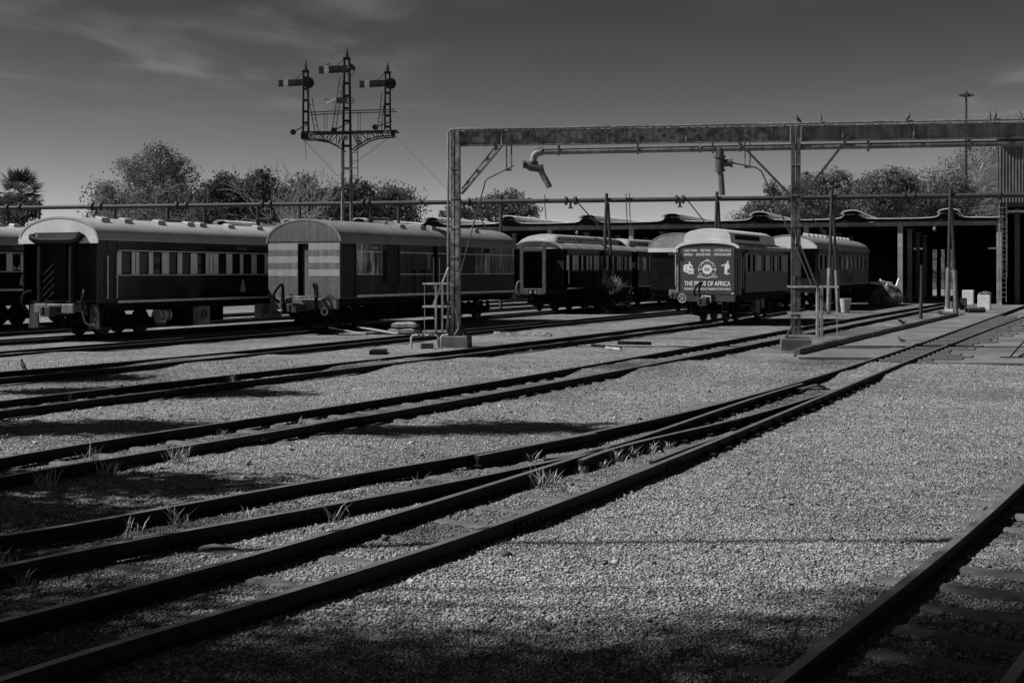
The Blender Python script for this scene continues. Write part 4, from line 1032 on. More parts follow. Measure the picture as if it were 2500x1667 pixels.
# ---- coach with two rows of roof vents and peeling side
k5 = coach_root('coach with a row of square roof vents and peeling side beside the shed', (15.34, 72.64), .47)
L5, zf, zg, za = 14.2, 1.28, 3.33, 4.05
roof_arch(k5, L5, W, zg, za, roofVanM, roofEndM)
m = MB(); m.box((-.13, -W/2-.07, zg-.03), (-.08, W/2+.07, zg+.14)); m.build('roof_end_lip', roofEndM, k5)
roof_vents(k5, [1.9+1.05*k for k in range(11)], W, zg, za, -.5, roofM, (.34, .34, .16))
w5 = [(.9, 1.5), (2.0, 2.6), (3.1, 3.7), (4.2, 4.88), (5.27, 6.12), (6.47, 7.35), (7.72, 8.57), (9.0, 9.82), (10.18, 11.08), (11.7, 12.26), (12.7, 13.28), (13.4, 13.95)]
side(k5, .6, L5, W, 1.34, 2.20, 2.98, zg, w5, peelM, peelM, M('dull_cream', .3, .5, 0, .2, 4, dirt=.3), [glassM]); far_side(k5, .05, L5, W, zf, zg, coachM)
trims(k5, .6, L5, W, (3.0, 2.185), M('dull_cream', .3), .03); trims(k5, .6, L5, W, (1.36,), M('dull_cream', .3), .09, name='sole_bar_stripe')
underframe(k5, L5, W, 1.02, 1.28); bogie(k5, 2.2); bogie(k5, L5-2.4); end_wall(k5, .5, W, zf, zg, blackM, .4)
m = MB(); m.box((.1, -W/2+.02, 1.2), (.5, -W/2+.06, 3.2)); m.build('vestibule_post', coachUpM, k5); k5.scale = (1.13, 1, 1.04)

# ---- coach cut off by the left picture edge
k0 = coach_root('coach with white curtains in its windows, cut off by the left edge', (-19.3-.45*14, 36), .45)
L0, zf, zg, za = 22.0, 1.25, 3.2, 3.9
roof_arch(k0, L0, W, zg, za, roofM, roofEndM); roof_vents(k0, [6.0, 9.0, 12.0, 14.6, 15.4, 17], W, zg, za, -.42, roofM)
b0 = 14.05
w0 = [(b0-2.2, b0-1.7), (b0-1.5, b0-1.0), (b0-.75, b0-.15), (b0+.13, b0+.54), (b0+.68, b0+1.13), (b0+1.35, b0+1.8), (b0+2.1, b0+2.6)]
side(k0, .5, L0, W, 1.3, 2.2, 2.82, zg, w0, coachM, coachUpM, creamM, [glassM])
for a, b in w0[3:5]:
    m = MB(); m.poly([(a+.05, -W/2+.005, 2.24), (a+.2, -W/2+.005, 2.26), (a+.05, -W/2+.005, 2.42)], (0, .004, 0)); m.poly([(b-.05, -W/2+.005, 2.24), (b-.2, -W/2+.005, 2.26), (b-.05, -W/2+.005, 2.45)], (0, .004, 0)); m.build('curtain', whiteM, k0)
far_side(k0, .05, L0, W, zf, zg, coachM); trims(k0, .5, L0, W, (2.86, 2.17)); trims(k0, .5, L0, W, (1.5,), creamM, .08, name='sole_bar_stripe')
underframe(k0, L0, W); bogie(k0, 2.6); bogie(k0, L0-7.5); bogie(k0, L0-2.6)
t_ = text('PRIDE OF AFRICA', k0, .78, .10, letterDimM); on_side(t_, b0+.62, 3.03, -W/2-.001)
emblem(k0, b0+.63, 1.87, -W/2-.002, .27, .4, letterM)
# ------------------------------------------------------------------ semaphore signal bracket
SZ = 52.5; SX = -6.615
sg = thing('semaphore_signal', 'bracket of three semaphore arms on lattice mast behind brake van', 'signal', (SX, SZ, 0))
def sp(zx, zy_, dy=0.0):
    return Vector(((640+.29968*zx-1250)/60.95, SZ+dy, CZ+(HY-90-.29968*zy_)/60.95))
def lattice(m, x, y, z0, z1, w0, w1, r=.02, step=.42):
    for a in (-1, 1):
        for b in (-1, 1):
            m.bar((x+a*w0/2, y+b*w0/2, z0), (x+a*w1/2, y+b*w1/2, z1), r*2, r*2)
    z = z0+step*.4
    while z < z1-.05:
        t = (z-z0)/(z1-z0); w = w0+(w1-w0)*t
        for b in (-1, 1): m.box((x-w/2-.012, y+b*w/2-.022, z-.035), (x+w/2+.012, y+b*w/2+.022, z+.035))
        for a in (-1, 1): m.box((x+a*w/2-.022, y-w/2-.012, z-.035), (x+a*w/2+.022, y+w/2+.012, z+.035))
        z += step
zb = sp(0, 930).z
m = MB(sg.location); lattice(m, SX, SZ, 0.0, zb, .40, .32, .032, .75); m.build('mast', signalGreyM, sg)
m = MB(sg.location); lattice(m, SX, SZ, zb, sp(0, 170).z, .30, .20, .024, .5); m.build('centre_doll', signalM, sg)
dolls = {}
for zx, bz, tz in ((355, 830, 275), (1022, 770, 285)):
    x = sp(zx, 0).x; m = MB(sg.location); lattice(m, x, SZ, sp(0, bz).z, sp(0, tz).z, .22, .17, .02, .45); m.build('doll', signalM, sg)
for zx, tz in ((355, 275), (690, 170), (1022, 285)):
    x = sp(zx, 0).x; z = sp(0, tz).z; m = MB(sg.location)
    m.box((x-.13, SZ-.13, z-.08), (x+.13, SZ+.13, z)); m.tube([(x, SZ, z), (x, SZ, z+.05), (x, SZ, z+.09), (x, SZ, z+.13), (x, SZ, z+.17), (x, SZ, z+.42)], [.09, .04, .085, .05, .06, .004], 8); m.build('finial', signalM, sg)
def arm(zx0, zx1, zt, zb_, dzx, white=True):
    a = sp(zx0, zt, -.2); b = sp(zx1, zb_, -.2); dz = .055
    m = MB(sg.location); z0, z1 = b.z, a.z
    L_ = b.x-a.x; w0 = a.x+L_*.18; w1 = a.x+L_*.35
    m.add([(a.x, SZ-.21, z0-dz), (b.x, SZ-.21, z0), (b.x, SZ-.21, z1), (a.x, SZ-.21, z1-dz), (a.x, SZ-.19, z0-dz), (b.x, SZ-.19, z0), (b.x, SZ-.19, z1), (a.x, SZ-.19, z1-dz)],
          [(0, 1, 2, 3), (7, 6, 5, 4), (0, 3, 7, 4), (1, 5, 6, 2), (3, 2, 6, 7), (0, 4, 5, 1)])
    ar = m.build('signal_arm', signalRedM, sg)
    def zat(x, top): t = (x-a.x)/L_; return (z1 if top else z0)-dz*(1-t)
    if white:
        m = MB(sg.location); m.poly([(w0, SZ-.212, zat(w0, 0)+.004), (w1, SZ-.212, zat(w1, 0)+.004), (w1, SZ-.212, zat(w1, 1)-.004), (w0, SZ-.212, zat(w0, 1)-.004)], (0, -.006, 0)); m.build('white_band', signalWhiteM, ar)
    m = MB(sg.location)
    for f_ in (.18, .82):
        p = a.lerp(b, 0); m.bar((a.x, SZ-.222, z0-dz+(z1-z0)*f_), (b.x, SZ-.222, z0+(z1-z0)*f_), .014, .014)
    m.bar((a.x+L_*.66, SZ-.225, zat(a.x+L_*.66, 0)), (a.x+L_*.66, SZ-.225, zat(a.x+L_*.66, 1)+.06), .02, .02); m.bar((a.x+L_*.66, SZ-.2, zat(a.x+L_*.66, 1)+.04), (b.x+.02, SZ-.12, z1+.36), .022, .022)
    m.build('arm_rib', signalM, ar)
    return a, b
for zx0, zx1, zt, zb_, disc in ((140, 365, 350, 405, True), (467, 700, 238, 298, False), (797, 1030, 355, 412, True)):
    a, b = arm(zx0, zx1, zt, zb_, 0)
    c = Vector((b.x+.10, SZ-.2, (a.z+b.z)/2-.02)); m = MB(sg.location)
    if disc:
        m.disc(c, (0, 1, 0), .225, .03, 20); m.box((c.x-.02, c.y-.03, c.z-.22), (c.x+.02, c.y-.015, c.z+.22))
        m.build('spectacle_plate', signalM, sg)
    else:
        pts_ = [(c.x+.22*math.cos(t), c.y, c.z+.22*math.sin(t)) for t in np.linspace(-.25, math.pi*.62, 12)]+[(c.x, c.y, c.z)]
        m.poly(pts_, (0, .025, 0)); m.ring((c.x+.02, c.y, c.z-.1), (0, 1, 0), .14, .018, 16, 5); m.build('spectacle_plate', signalM, sg)
a = sp(615, 500); b = sp(700, 550)
m = MB(sg.location); m.box((a.x, SZ-.22, b.z), (b.x, SZ-.19, a.z)); m.build('small_arm', signalRedM, sg)
m = MB(sg.location); m.bar(sp(610, 508, -.2), sp(520, 548, -.2), .03, .05); m.build('white_cross', signalWhiteM, sg)
m = MB(sg.location); m.bar(sp(610, 545, -.2), sp(520, 508, -.2), .012, .02); m.bar(sp(520, 508, -.2), sp(525, 530, -.2), .012, .02); m.ring(sp(722, 525, -.2), (0, 1, 0), .14, .014, 18, 5); m.bar(sp(705, 525, -.2), sp(745, 525, -.2), .02, .02); m.build('lamp_bracket', signalM, sg)
m = MB(sg.location)
for dy in (-.35, .35):
    m.bar(sp(330, 790, dy), sp(1110, 772, dy), .05, .06)
    for L_ in ([(330, 835), (440, 838), (540, 855), (610, 890), (672, 932)], [(738, 928), (800, 885), (870, 845), (940, 822), (1075, 812)]):
        for p, q in zip(L_, L_[1:]): m.bar(sp(*p, dy), sp(*q, dy), .045, .05)
    for p, q in (((440, 838), (470, 788)), ((480, 787), (510, 848)), ((540, 855), (555, 786)), ((610, 890), (625, 785)), ((630, 888), (672, 785)), ((548, 856), (605, 786)), ((480, 845), (540, 786)), ((738, 790), (785, 885)), ((800, 885), (795, 780)), ((805, 782), (855, 842)), ((868, 845), (865, 778)), ((875, 778), (930, 822)), ((940, 820), (940, 775)), ((760, 782), (800, 870)), ((945, 776), (1000, 812)), ((330, 790), (330, 838))):
        m.bar(sp(*p, dy), sp(*q, dy), .03, .03)
for zx in (335, 450, 560, 640, 740, 860, 980, 1070): m.bar(sp(zx, 786-.02*(zx-330), -.35), sp(zx, 786-.02*(zx-330), .35), .04, .04)
m.build('bracket_truss', signalM, sg)
m = MB(sg.location); m.box((sp(330, 0).x-.02, SZ-.33, sp(0, 838).z), (sp(385, 0).x, SZ+.33, sp(0, 795).z)); m.box((sp(1055, 0).x, SZ-.3, sp(0, 812).z), (sp(1080, 0).x, SZ+.3, sp(0, 768).z)); m.build('end_plate', signalM, sg)
m = MB(sg.location); m.box((sp(340, 0).x, SZ-.30, sp(0, 786).z+.02), (sp(1100, 0).x, SZ+.30, sp(0, 786).z+.05)); m.build('walkway', signalM, sg)
m = MB(sg.location)
for dy in (-.38, .38):
    m.tube([sp(380, 628, dy), sp(600, 615, dy), sp(1090, 602, dy)], .02, 6)
    for zx in (517, 790): m.tube([sp(zx, 780, dy), sp(zx, 622-.025*(zx-380), dy)], .012, 5)
m.build('handrail', signalM, sg)
def ladder(p0, p1, w, parent, name='ladder', mat=None, off=(0, 0, 0), rung=.28, r=.013):
    m = MB(off); p0 = Vector(p0); p1 = Vector(p1); ww = Vector(w); n = max(2, int((p1-p0).length/rung))
    m.tube([p0-ww/2, p1-ww/2], r*1.4, 5); m.tube([p0+ww/2, p1+ww/2], r*1.4, 5)
    for k in range(1, n): c = p0.lerp(p1, k/n); m.tube([c-ww/2, c+ww/2], r*.8, 4)
    return m.build(name, mat or signalM, parent)
for p, q in (((455, 785), (395, 505)), ((593, 765), (653, 335)), ((962, 765), (992, 455))):
    ladder(sp(*p, -.3), sp(*q, -.12), (.12, .22, 0), sg, off=sg.location)
ladder(sp(760, 1500, -.3), sp(757, 830, -.3), (.28, 0, 0), sg, off=sg.location)
for (zx, zy_), (ex, ey) in (((265, 785), (395, 715)), ((595, 770), (730, 702)), ((928, 745), (1068, 695))):
    m = MB(sg.location); m.disc(sp(zx, zy_, -.36), (0, 1, 0), .115, .09, 14); m.bar(sp(zx, zy_, -.36), sp(ex, ey, -.36), .035, .04); m.build('counterweight', signalM, sg)
for zx, zy_ in ((415, 815), (690, 830), (1030, 785)):
    m = MB(sg.location); m.ring(sp(zx, zy_, -.42), (0, 1, 0), .09, .03, 16, 6); m.disc(sp(zx, zy_, -.42), (0, 1, 0), .05, .04, 10); m.build('pulley', signalGreyM, sg)
for zx in (335, 665, 1000, 380, 715, 1050):
    m = MB(sg.location); m.tube([sp(zx, 780 if zx < 900 else 760, -.1), sp(zx-2, 380 if zx in (335, 380) else (300 if zx in (665, 715) else 420), -.1)], .010, 4); m.build('signal_rod', signalM, sg)
gw = MB(sg.location)
for p, q in ((sp(350, 850), sp(615, 1135)), (sp(615, 1135), sp(672, 1105)), (sp(350, 850), sp(335, 1000, .8)), (sp(1040, 818), sp(740, 1040)), (sp(1085, 812), Vector((-1.9, 40, 4.6)))):
    gw.tube([p, q], .008, 4)
gw.build('guy_wire', signalM, sg)

# ------------------------------------------------------------------ water gantry
ga = Vector((-1.63, 37.9, 0)); gb = Vector((7.9, 36.5, 0)); gd = (gb-ga).normalized(); gn = Vector((gd.y, -gd.x, 0))    # gn towards the camera
gy = thing('water_gantry', 'weathered steel gantry carrying the overhead water pipe across the yard', 'gantry', ga)
GO = gy.location
def gp(u, d=0, z=0): return ga+gd*u+gn*d+Vector((0, 0, z))
US = (0, (gb-ga).length, 19.6)
postDarkM = M('post_rust', .13, .6, 0, .4, 5, .2, 30, streak=.5, dirt=.75, dscale=3); beamDarkM = M('beam_grey', .19, .6, 0, .25, 3, .1, 30, streak=.35, dirt=.35, dscale=2)
def isect(m, p, q, w, h, t=.016, up=(0, 0, 1)):
    p = Vector(p); q = Vector(q); d_ = (q-p).normalized(); u = Vector(up); r = d_.cross(u).normalized()
    m.bar(p, q, t, h-2*t, up); m.bar(p+u*(h/2-t/2), q+u*(h/2-t/2), w, t, up); m.bar(p-u*(h/2-t/2), q-u*(h/2-t/2), w, t, up)
for i, u in enumerate(US):
    m = MB(GO); s_ = .40
    m.add([gp(u+a*s_*k, b*s_*k, z) for z, k in ((-.15, 1.05), (.30, 1.0), (.33, .93)) for a, b in ((-1, 1), (1, 1), (1, -1), (-1, -1))], [(3, 2, 1, 0), (8, 9, 10, 11)]+[(r*4+k, r*4+(k+1) % 4, r*4+4+(k+1) % 4, r*4+4+k) for r in (0, 1) for k in range(4)])
    m.build('footing', concM, gy)
    for dd in (-.13, .13):                                    # two channels with a gap between them
        m = MB(GO); zt_ = 6.22
        a0 = gp(u+dd*.9, 0, .33); a1 = gp(u+dd*.9, 0, zt_); sg_ = 1 if dd > 0 else -1
        m.bar(a0, a1, .014, .30, up=gn); m.bar(a0+gn*.143-gd*.048*sg_, a1+gn*.143-gd*.048*sg_, .105, .014, up=gn); m.bar(a0-gn*.143-gd*.048*sg_, a1-gn*.143-gd*.048*sg_, .105, .014, up=gn)
        m.build('post_channel', postDarkM if i == 1 else steelM, gy)
    for z in np.arange(.9, 6.0, .85):
        m = MB(GO); m.bar(gp(u-.13, .156, z), gp(u+.13, .156, z), .05, .012, up=gn); m.build('post_batten', steelM, gy)
    for a, b in ((-.3, .2), (.3, .2), (-.3, -.2), (.3, -.2)):
        m = MB(GO); p = gp(u+a*.35, b*.6, .33); q = gp(u+a*1.0, b*1.0, .33); r_ = gp(u+a*.4, b*.6, .66); dv = gd*.008
        m.poly([p, q, r_], dv+gn*.008); m.build('gusset', rustM, gy)
for k, (u0, u1) in enumerate(((-.14, US[1]-.16), (US[1]+.16, US[2]+.2))):
    m = MB(GO); isect(m, gp(u0, -.02, 6.01), gp(u1, -.02, 6.01), .24, .42, .022); m.build('beam', steelM if k == 0 else beamDarkM, gy)
for u in (1.35, 4.4, 6.6, 10.9, 12.8):
    m = MB(GO); m.box((0, 0, 0), (0, 0, 0)); m.v = []; m.f = []; m.m = []
    m.bar(gp(u, .03, 5.83), gp(u, .03, 6.19), .03, .10, up=gn); m.build('stiffener', steelM, gy)
m = MB(GO); m.tube([gp(-.20, .10, .34), gp(-.20, .10, 6.18), gp(-.13, .10, 6.26), gp(.0, .10, 6.28), gp(1.0, .10, 6.27)], .035, 8); m.tube([gp(1.0, .1, 6.27), gp(US[1], .1, 6.29), gp(US[2], .1, 6.31)], .03, 8); m.build('small_pipe', pipeM, gy, True)
m = MB(GO)
for k in range(200):
    u = -.1+k*.098
    m.box((0,)*3, (0,)*3); m.v = m.v[:-8]; m.f = m.f[:-6]; m.m = m.m[:-6]
    if random.random() < .75: m.bar(gp(u, .1, 6.225-random.random()*.02), gp(u+.07, .1, 6.225-random.random()*.02), .03, .05)
o = m.build('bird_lime_crust', M('crust', .12, .9, 0, .8, 14), gy); o['kind'] = 'stuff'
# braces
m = MB(GO)
for dd in (-.07, .07): m.bar(gp(.18, dd+.0, 4.42), gp(1.36, dd, 5.80), .05, .05)
m.bar(gp(.18, 0, 4.42)+Vector((0, 0, .14)), gp(1.36, 0, 5.80)+Vector((-.10, 0, .08)), .05, .04)
for t in (.18, .42, .66, .88):
    p = gp(.18, 0, 4.42).lerp(gp(1.36, 0, 5.80), t); m.bar(p+Vector((.0, 0, -.02)), p+Vector((-.04, 0, .14)), .04, .10)
m.build('knee_brace', steelM, gy)
u1 = US[1]
m = MB(GO); m.bar(gp(u1-.16, .17, 4.3), gp(u1-1.72, .17, 5.95), .07, .06); m.build('knee_brace', rustM, gy)
m = MB(GO); m.bar(gp(u1+.16, .12, 4.25), gp(u1+1.42, .12, 5.88), .09, .07); m.build('knee_brace', rustM, gy)
# hanging water pipe
pp0 = 2.45
m = MB(GO); m.tube([gp(pp0, .0, 5.60), gp(US[1], 0, 5.64), gp(US[2]+2, 0, 5.70)], .083, 14); wp = m.build('water_pipe', pipeM, gy, True)
for u in (3.0, 5.25, 7.35, 11.6, 14.3):
    m = MB(GO); m.bar(gp(u, .0, 5.5), gp(u, 0, 5.83), .05, .19, up=gn); m.ring(gp(u, 0, 5.62), gd, .09, .014, 14, 4); m.build('pipe_strap', rustM, gy)
for u in (2.5, 7.0, 8.1):
    m = MB(GO); m.disc(gp(u, 0, 5.60+.006*u), gd, .125, .05, 16); m.build('pipe_flange', pipeM, gy)
def bend(c0, pts_, r, name, mat=pipeM, n=10):
    m = MB(GO); m.tube(pts_, r, n); return m.build(name, mat, gy, True)
e0 = gp(2.48, 0, 5.60)
ell = [e0]+[gp(2.48-.22*math.sin(t), .0, 5.60-.22*(1-math.cos(t))) for t in np.linspace(.2, math.pi/2, 6)]+[gp(2.26, .02, 5.28)]
bend(None, ell, .11, 'pipe_elbow')
m = MB(GO); m.disc(gp(2.26, .02, 5.30), (0, 0, 1), .15, .05, 14); m.tube([gp(2.05, .1, 5.24), gp(2.2, .06, 5.18), gp(2.45, .05, 5.12)], [.09, .13, .11], 12); m.disc(gp(2.02, .1, 5.25), gd, .12, .06, 12); m.disc(gp(2.48, .05, 5.13), gd+Vector((0, 0, -.6)), .13, .05, 12); m.build('valve', rustM, gy, True)
m = MB(GO); m.tube([gp(2.46, .05, 5.16), gp(2.52, .05, 5.0), gp(2.72, .05, 4.62), gp(2.74, .05, 4.58)], [.1, .085, .085, .085], 14); m.build('spout', pipeM, gy, True)
us = 7.55
m = MB(GO); m.tube([gp(us, 0, 5.64), gp(us, 0, 5.42)], .11, 12); m.disc(gp(us, 0, 5.40), (0, 0, 1), .16, .06, 14); m.tube([gp(us, 0, 5.38), gp(us, 0, 5.20), gp(us, 0, 5.05)], [.12, .14, .11], 12); m.tube([gp(us, 0, 5.22), gp(us+.3, .03, 5.22)], [.11, .10], 10); m.disc(gp(us+.32, .03, 5.22), gd, .13, .06, 12); m.disc(gp(us, 0, 5.02), (0, 0, 1), .15, .06, 12); m.build('valve', rustM, gy, True)
m = MB(GO); m.tube([gp(us, 0, 5.05), gp(us+.03, 0, 4.8), gp(us+.06, 0, 4.32)], [.085, .085, .085], 14); m.build('spout', pipeM, gy, True)
for u, ext in ((1.56, 0), (u1-1.32, 1)):
    m = MB(GO); m.bar(gp(u-.07, 0, 5.08), gp(u-.07, 0, 5.82), .03, .09, up=gn); m.bar(gp(u+.07, 0, 5.08), gp(u+.07, 0, 5.82), .03, .09, up=gn); m.box((0,)*3, (0,)*3); m.v = m.v[:-8]; m.f = m.f[:-6]; m.m = m.m[:-6]; m.bar(gp(u-.09, 0, 5.1), gp(u+.09, 0, 5.1), .05, .06); m.build('lever_hanger', steelM, gy)
m = MB(GO); m.tube([gp(1.72, .1, 5.22), gp(1.45, .12, 5.08), gp(.98, .15, 4.85), gp(.90, .15, 4.78), gp(.30, .18, 2.6), gp(.12, .2, 1.9)], .020, 6); m.build('pull_rod', rustM, gy)
m = MB(GO); m.tube([gp(us+.35, .05, 5.22), gp(u1-1.1, .1, 5.08), gp(u1-.95, .12, 4.98), gp(u1-.1, .2, 3.1), gp(u1+.7, .25, 1.1)], .022, 6); m.build('pull_rod', rustM, gy)
m = MB(GO); m.bar(gp(u1+.05, .25, 3.05), gp(u1+.85, .3, 1.0), .05, .05); m.build('pull_bar', rustM, gy)
# step platforms beside each post
for nm, us_, zs_, ve in (('l', (-.92, -.2), (1.83, 1.17, .45), ((-.86, .010), (-.53, .03), (-.34, .03))), ('r', (u1-.22, u1+1.14), (1.76, 1.03, .40), ((u1+.57, .035), (u1+.68, .035), (u1+1.10, .008)))):
    m = MB(GO)
    for z in zs_: m.bar(gp(us_[0], .26, z), gp(us_[1], .26, z), .06, .05); m.bar(gp(us_[0], -.20, z), gp(us_[1], -.20, z), .05, .05)
    for k, (u, r_) in enumerate(ve): m.bar(gp(u, .27, zs_[2]), gp(u, .27, zs_[0]), r_*2, r_*2)
    m.build('step_frame', whiteBarM, gy)
m = MB(GO); m.bar(gp(-.62, .2, 1.2), gp(-.17, .25, 2.3), .03, .05); m.bar(gp(-.25, .2, .4), gp(-.16, .25, 1.2), .02, .03); m.build('step_brace', whiteBarM, gy)
m = MB(GO); m.box((0,)*3, (0,)*3); m.v = []; m.f = []; m.m = []; m.bar(gp(u1+.02, .17, 2.05), gp(u1+.02, .17, 2.8), .22, .01, up=gn); m.build('notice_plate', rustM, gy)
hp = [gp(-.12, .2, 1.35), gp(-.05, .22, 1.28), gp(.08, .2, .9), gp(.12, .2, .55), gp(.0, .22, .36)]
m = MB(GO); m.tube(hp, .014, 6); m.build('loose_cable', whiteBarM, gy)

# stand-pipe with taps beside the left post
q0 = gp(-.2, .25, 0)
st = thing('stand_pipe', 'pale water stand-pipe with bends at the foot of the left gantry post', 'pipe', (q0.x-.9, q0.y-.4, 0))
b_ = Vector(st.location)
def sq(x, z, y=0): return b_+Vector((x, y, z))
m = MB(b_); m.tube([sq(-.1, -.05), sq(-.1, .30), sq(-.06, .36), sq(0, .37), sq(.55, .37), sq(.62, .36), sq(.66, .30), sq(.66, -.05)], .03, 8); m.build('pipe_run', whiteBarM, st, True)
m = MB(b_); m.tube([sq(.74, -.05), sq(.74, .30), sq(.78, .36), sq(.95, .38)], .03, 8); m.build('pipe_run', whiteBarM, st, True)
m = MB(b_)
for x in (.12, .22, .42, .5): m.disc(sq(x, .37), (1, 0, 0), .045, .05, 10)
m.tube([sq(.15, .37), sq(.15, .52)], .014, 6); m.build('tap', rustM, st)
cb_ = thing('concrete_block', 'small concrete block lying by the left gantry footing', 'block', (q0.x-.55, q0.y-.55, 0), .2)
m = MB(); m.box((-.18, -.12, -.02), (.18, .12, .16)); m.build('block', concM, cb_, bevel=.02)

# ------------------------------------------------------------------ long water main on posts behind the coaches
pm = thing('water_main', 'long dark water main on posts running behind the coaches', 'pipeline', (22.4, 67.3, 0))
PO = pm.location; sleeveM = M('post_sleeve_paint', .24, .6, 0, .3, 4, .1, 20, streak=.35, dirt=.3)
def mainpt(px):
    # plan: Z = 67.3 - .24 (X - 22.4)
    m_ = (px-1250)/FOC; Z = (67.3+.24*22.4)/(1+.24*m_); return Vector((m_*Z, Z, 6.05))
m = MB(PO); m.tube([mainpt(p) for p in (-120, 500, 1250, 2000, 2620)], .125, 12); m.build('main_pipe', pipeFarM, pm, True)
md_ = (mainpt(2000)-mainpt(0)).normalized()
for px in (18, 48, 225, 246, 432, 455, 640, 660, 886, 900, 1122, 1145, 1382, 1405, 1652, 1668, 1928, 2206, 2230, 2440):
    c = mainpt(px); m = MB(PO); m.disc(c, md_, .235, .12, 14); m.build('pipe_flange', pipeFarM, pm)
for px in (235, 445, 894, 1133, 1393, 1660, 2218):
    c = mainpt(px); m = MB(PO); m.tube([c-Vector((0, 0, .1)), c-Vector((0, 0, .38))], .06, 8); m.disc(c-Vector((0, 0, .4)), (0, 0, 1), .14, .05, 10); m.build('drain_valve', pipeFarM, pm)
for px in (96, 281, 499, 732, 973, 1223):
    c = mainpt(px); m = MB(PO); m.tube([(c.x, c.y, 0), (c.x, c.y, 6.42)], .09, 8); m.build('post', pipeFarM, pm)
for px in (1480, 1749, 2029, 2318):
    c = mainpt(px); m = MB(PO); m.tube([(c.x-.22, c.y-.35, 0), (c.x+.02, c.y-.1, 6.42)], .085, 10); m.build('post', pipeFarM, pm, True)
    m = MB(PO); m.tube([(c.x+.45, c.y+.3, 0), (c.x+.1, c.y, 5.9)], .075, 10); m.build('post_leg', pipeFarM, pm, True)
    m = MB(PO); m.tube([(c.x-.222, c.y-.352, 0), (c.x-.14, c.y-.265, 2.35)], .125, 12); m.build('post_sleeve', sleeveM, pm, True)
    m = MB(PO); m.tube([(c.x+.452, c.y+.302, 0), (c.x+.32, c.y+.18, 2.25)], .11, 12); m.build('post_sleeve', sleeveM, pm, True)
for px, qx in ((1150, 1205), (1410, 1490), (1680, 1752), (1945, 2024)):
    c = mainpt(px); q = mainpt(qx); m = MB(PO); m.bar(c-Vector((0, 0, .1)), q-Vector((0, 0, 2.1)), .06, .06); m.build('stay', pipeFarM, pm)
for px, ln in ((1026, .95), (1330, 1.0), (1528, 1.2), (1536, 1.35)):
    c = mainpt(px); m = MB(PO); m.tube([c+Vector((0, -.14, .35)), c+Vector((0, -.16, -.2)), c+Vector((.06, -.16, -ln)), c+Vector((.1, -.16, -ln))], .025, 6); m.build('hanging_strap', pipeFarM, pm)
for px in (410, 630, 905):
    c = mainpt(px); m = MB(PO); m.tube([c-Vector((0, 0, .1)), c-Vector((0, .0, .75)), c-Vector((-.1, 0, .85)), c+Vector((.9, -.1, -.9)), c+Vector((1.3, -.1, -.95))], [.1, .1, .12, .1, .1], 10); m.disc(c-Vector((0, 0, .9)), (0, 0, 1), .2, .12, 12); m.tube([c-Vector((0, 0, .9)), c-Vector((0, 0, 1.5))], .13, 10); m.build('side_outlet', pipeFarM, pm, True)
# ------------------------------------------------------------------ carriage shed
SU = Vector((.935, -.355, 0)).normalized(); SW = Vector((.355, .935, 0)).normalized(); S0 = Vector((0, 97.6, 0))
sh = thing('carriage_shed', 'long open-fronted shed with a row of curved roof ventilators', 'shed', S0, math.atan2(SU.y, SU.x))
# local frame: x along the front, y into the shed
BAY = 6.2; U0 = 3.0; NB0, NB1 = -9, 4; DEP = 30
pm_ = MB(); pm_.box((-.16, -.14, 0), (.16, .14, 5.6)); pm_.box((-.28, -.2, 5.2), (.28, .2, 5.3)); po = pm_.build('post', shedTrimM, sh); PME = po.data; bpy.data.objects.remove(po)
# bay roof: valley, flat sheet, swept up edge, open slot, curved cap
def bayroof():
    m = MB(); lo = [(0, 5.72), (1.5, 5.74), (2.1, 5.77), (2.4, 5.85), (2.56, 5.97), (2.64, 6.06)]
    for sgn in (1, -1):
        pr = [(x, z) for x, z in lo] if sgn > 0 else [(BAY-x, z) for x, z in lo]
        q = pr+[(x, z-.05) for x, z in pr[::-1]]
        if sgn < 0: q = q[::-1]
        m.sweep(q, [((0, y, 0), (1, 0, 0), (0, 0, 1)) for y in (-.5, DEP)])
    o = m.build('roof_sheet', shedRoofM, sh); me1 = o.data; bpy.data.objects.remove(o)
    m = MB(); c = [(BAY/2+.70*math.cos(t), 6.06+.26*math.sin(t)) for t in np.linspace(math.pi, 0, 9)]
    m.sweep(c+[(x, z-.05) for x, z in c[::-1]], [((0, y, 0), (1, 0, 0), (0, 0, 1)) for y in (-.75, DEP)])
    o = m.build('ventilator_cap', shedRoofM, sh, True); me2 = o.data; bpy.data.objects.remove(o)
    m = MB(); m.poly([(x, -.42, z-.06) for x, z in lo+[(BAY-x, z) for x, z in lo[::-1]]]+[(BAY, -.42, 5.5), (0, -.42, 5.5)], (0, .06, 0))
    o = m.build('gable_board', shedDarkM, sh); me3 = o.data; bpy.data.objects.remove(o)
    m = MB(); m.box((.2, -.14, 5.24), (BAY-.2, -.06, 5.46)); m.box((.2, -.2, 5.20), (BAY-.2, -.02, 5.24)); o = m.build('front_beam', shedTrimM, sh); me4 = o.data; bpy.data.objects.remove(o)
    m = MB(); m.poly([(BAY/2+.64*math.cos(t), -.3, 6.02+.22*math.sin(t)) for t in np.linspace(0, math.pi, 10)], (0, .05, 0)); o = m.build('ventilator_end', shedDarkM, sh); me5 = o.data; bpy.data.objects.remove(o)
    return (('roof_sheet', me1), ('ventilator_cap', me2), ('gable_board', me3), ('front_beam', me4), ('ventilator_end', me5))
ROOF = bayroof()
def inst(name, me_, parent, loc, rz=0):
    o = bpy.data.objects.new(name, me_); COL.objects.link(o); o.parent = parent; o.location = loc; o.rotation_euler = (0, 0, rz); return o
for k in range(NB0, NB1+1):
    for nm, me_ in ROOF: inst(nm, me_, sh, (U0+BAY*k, 0, 0))
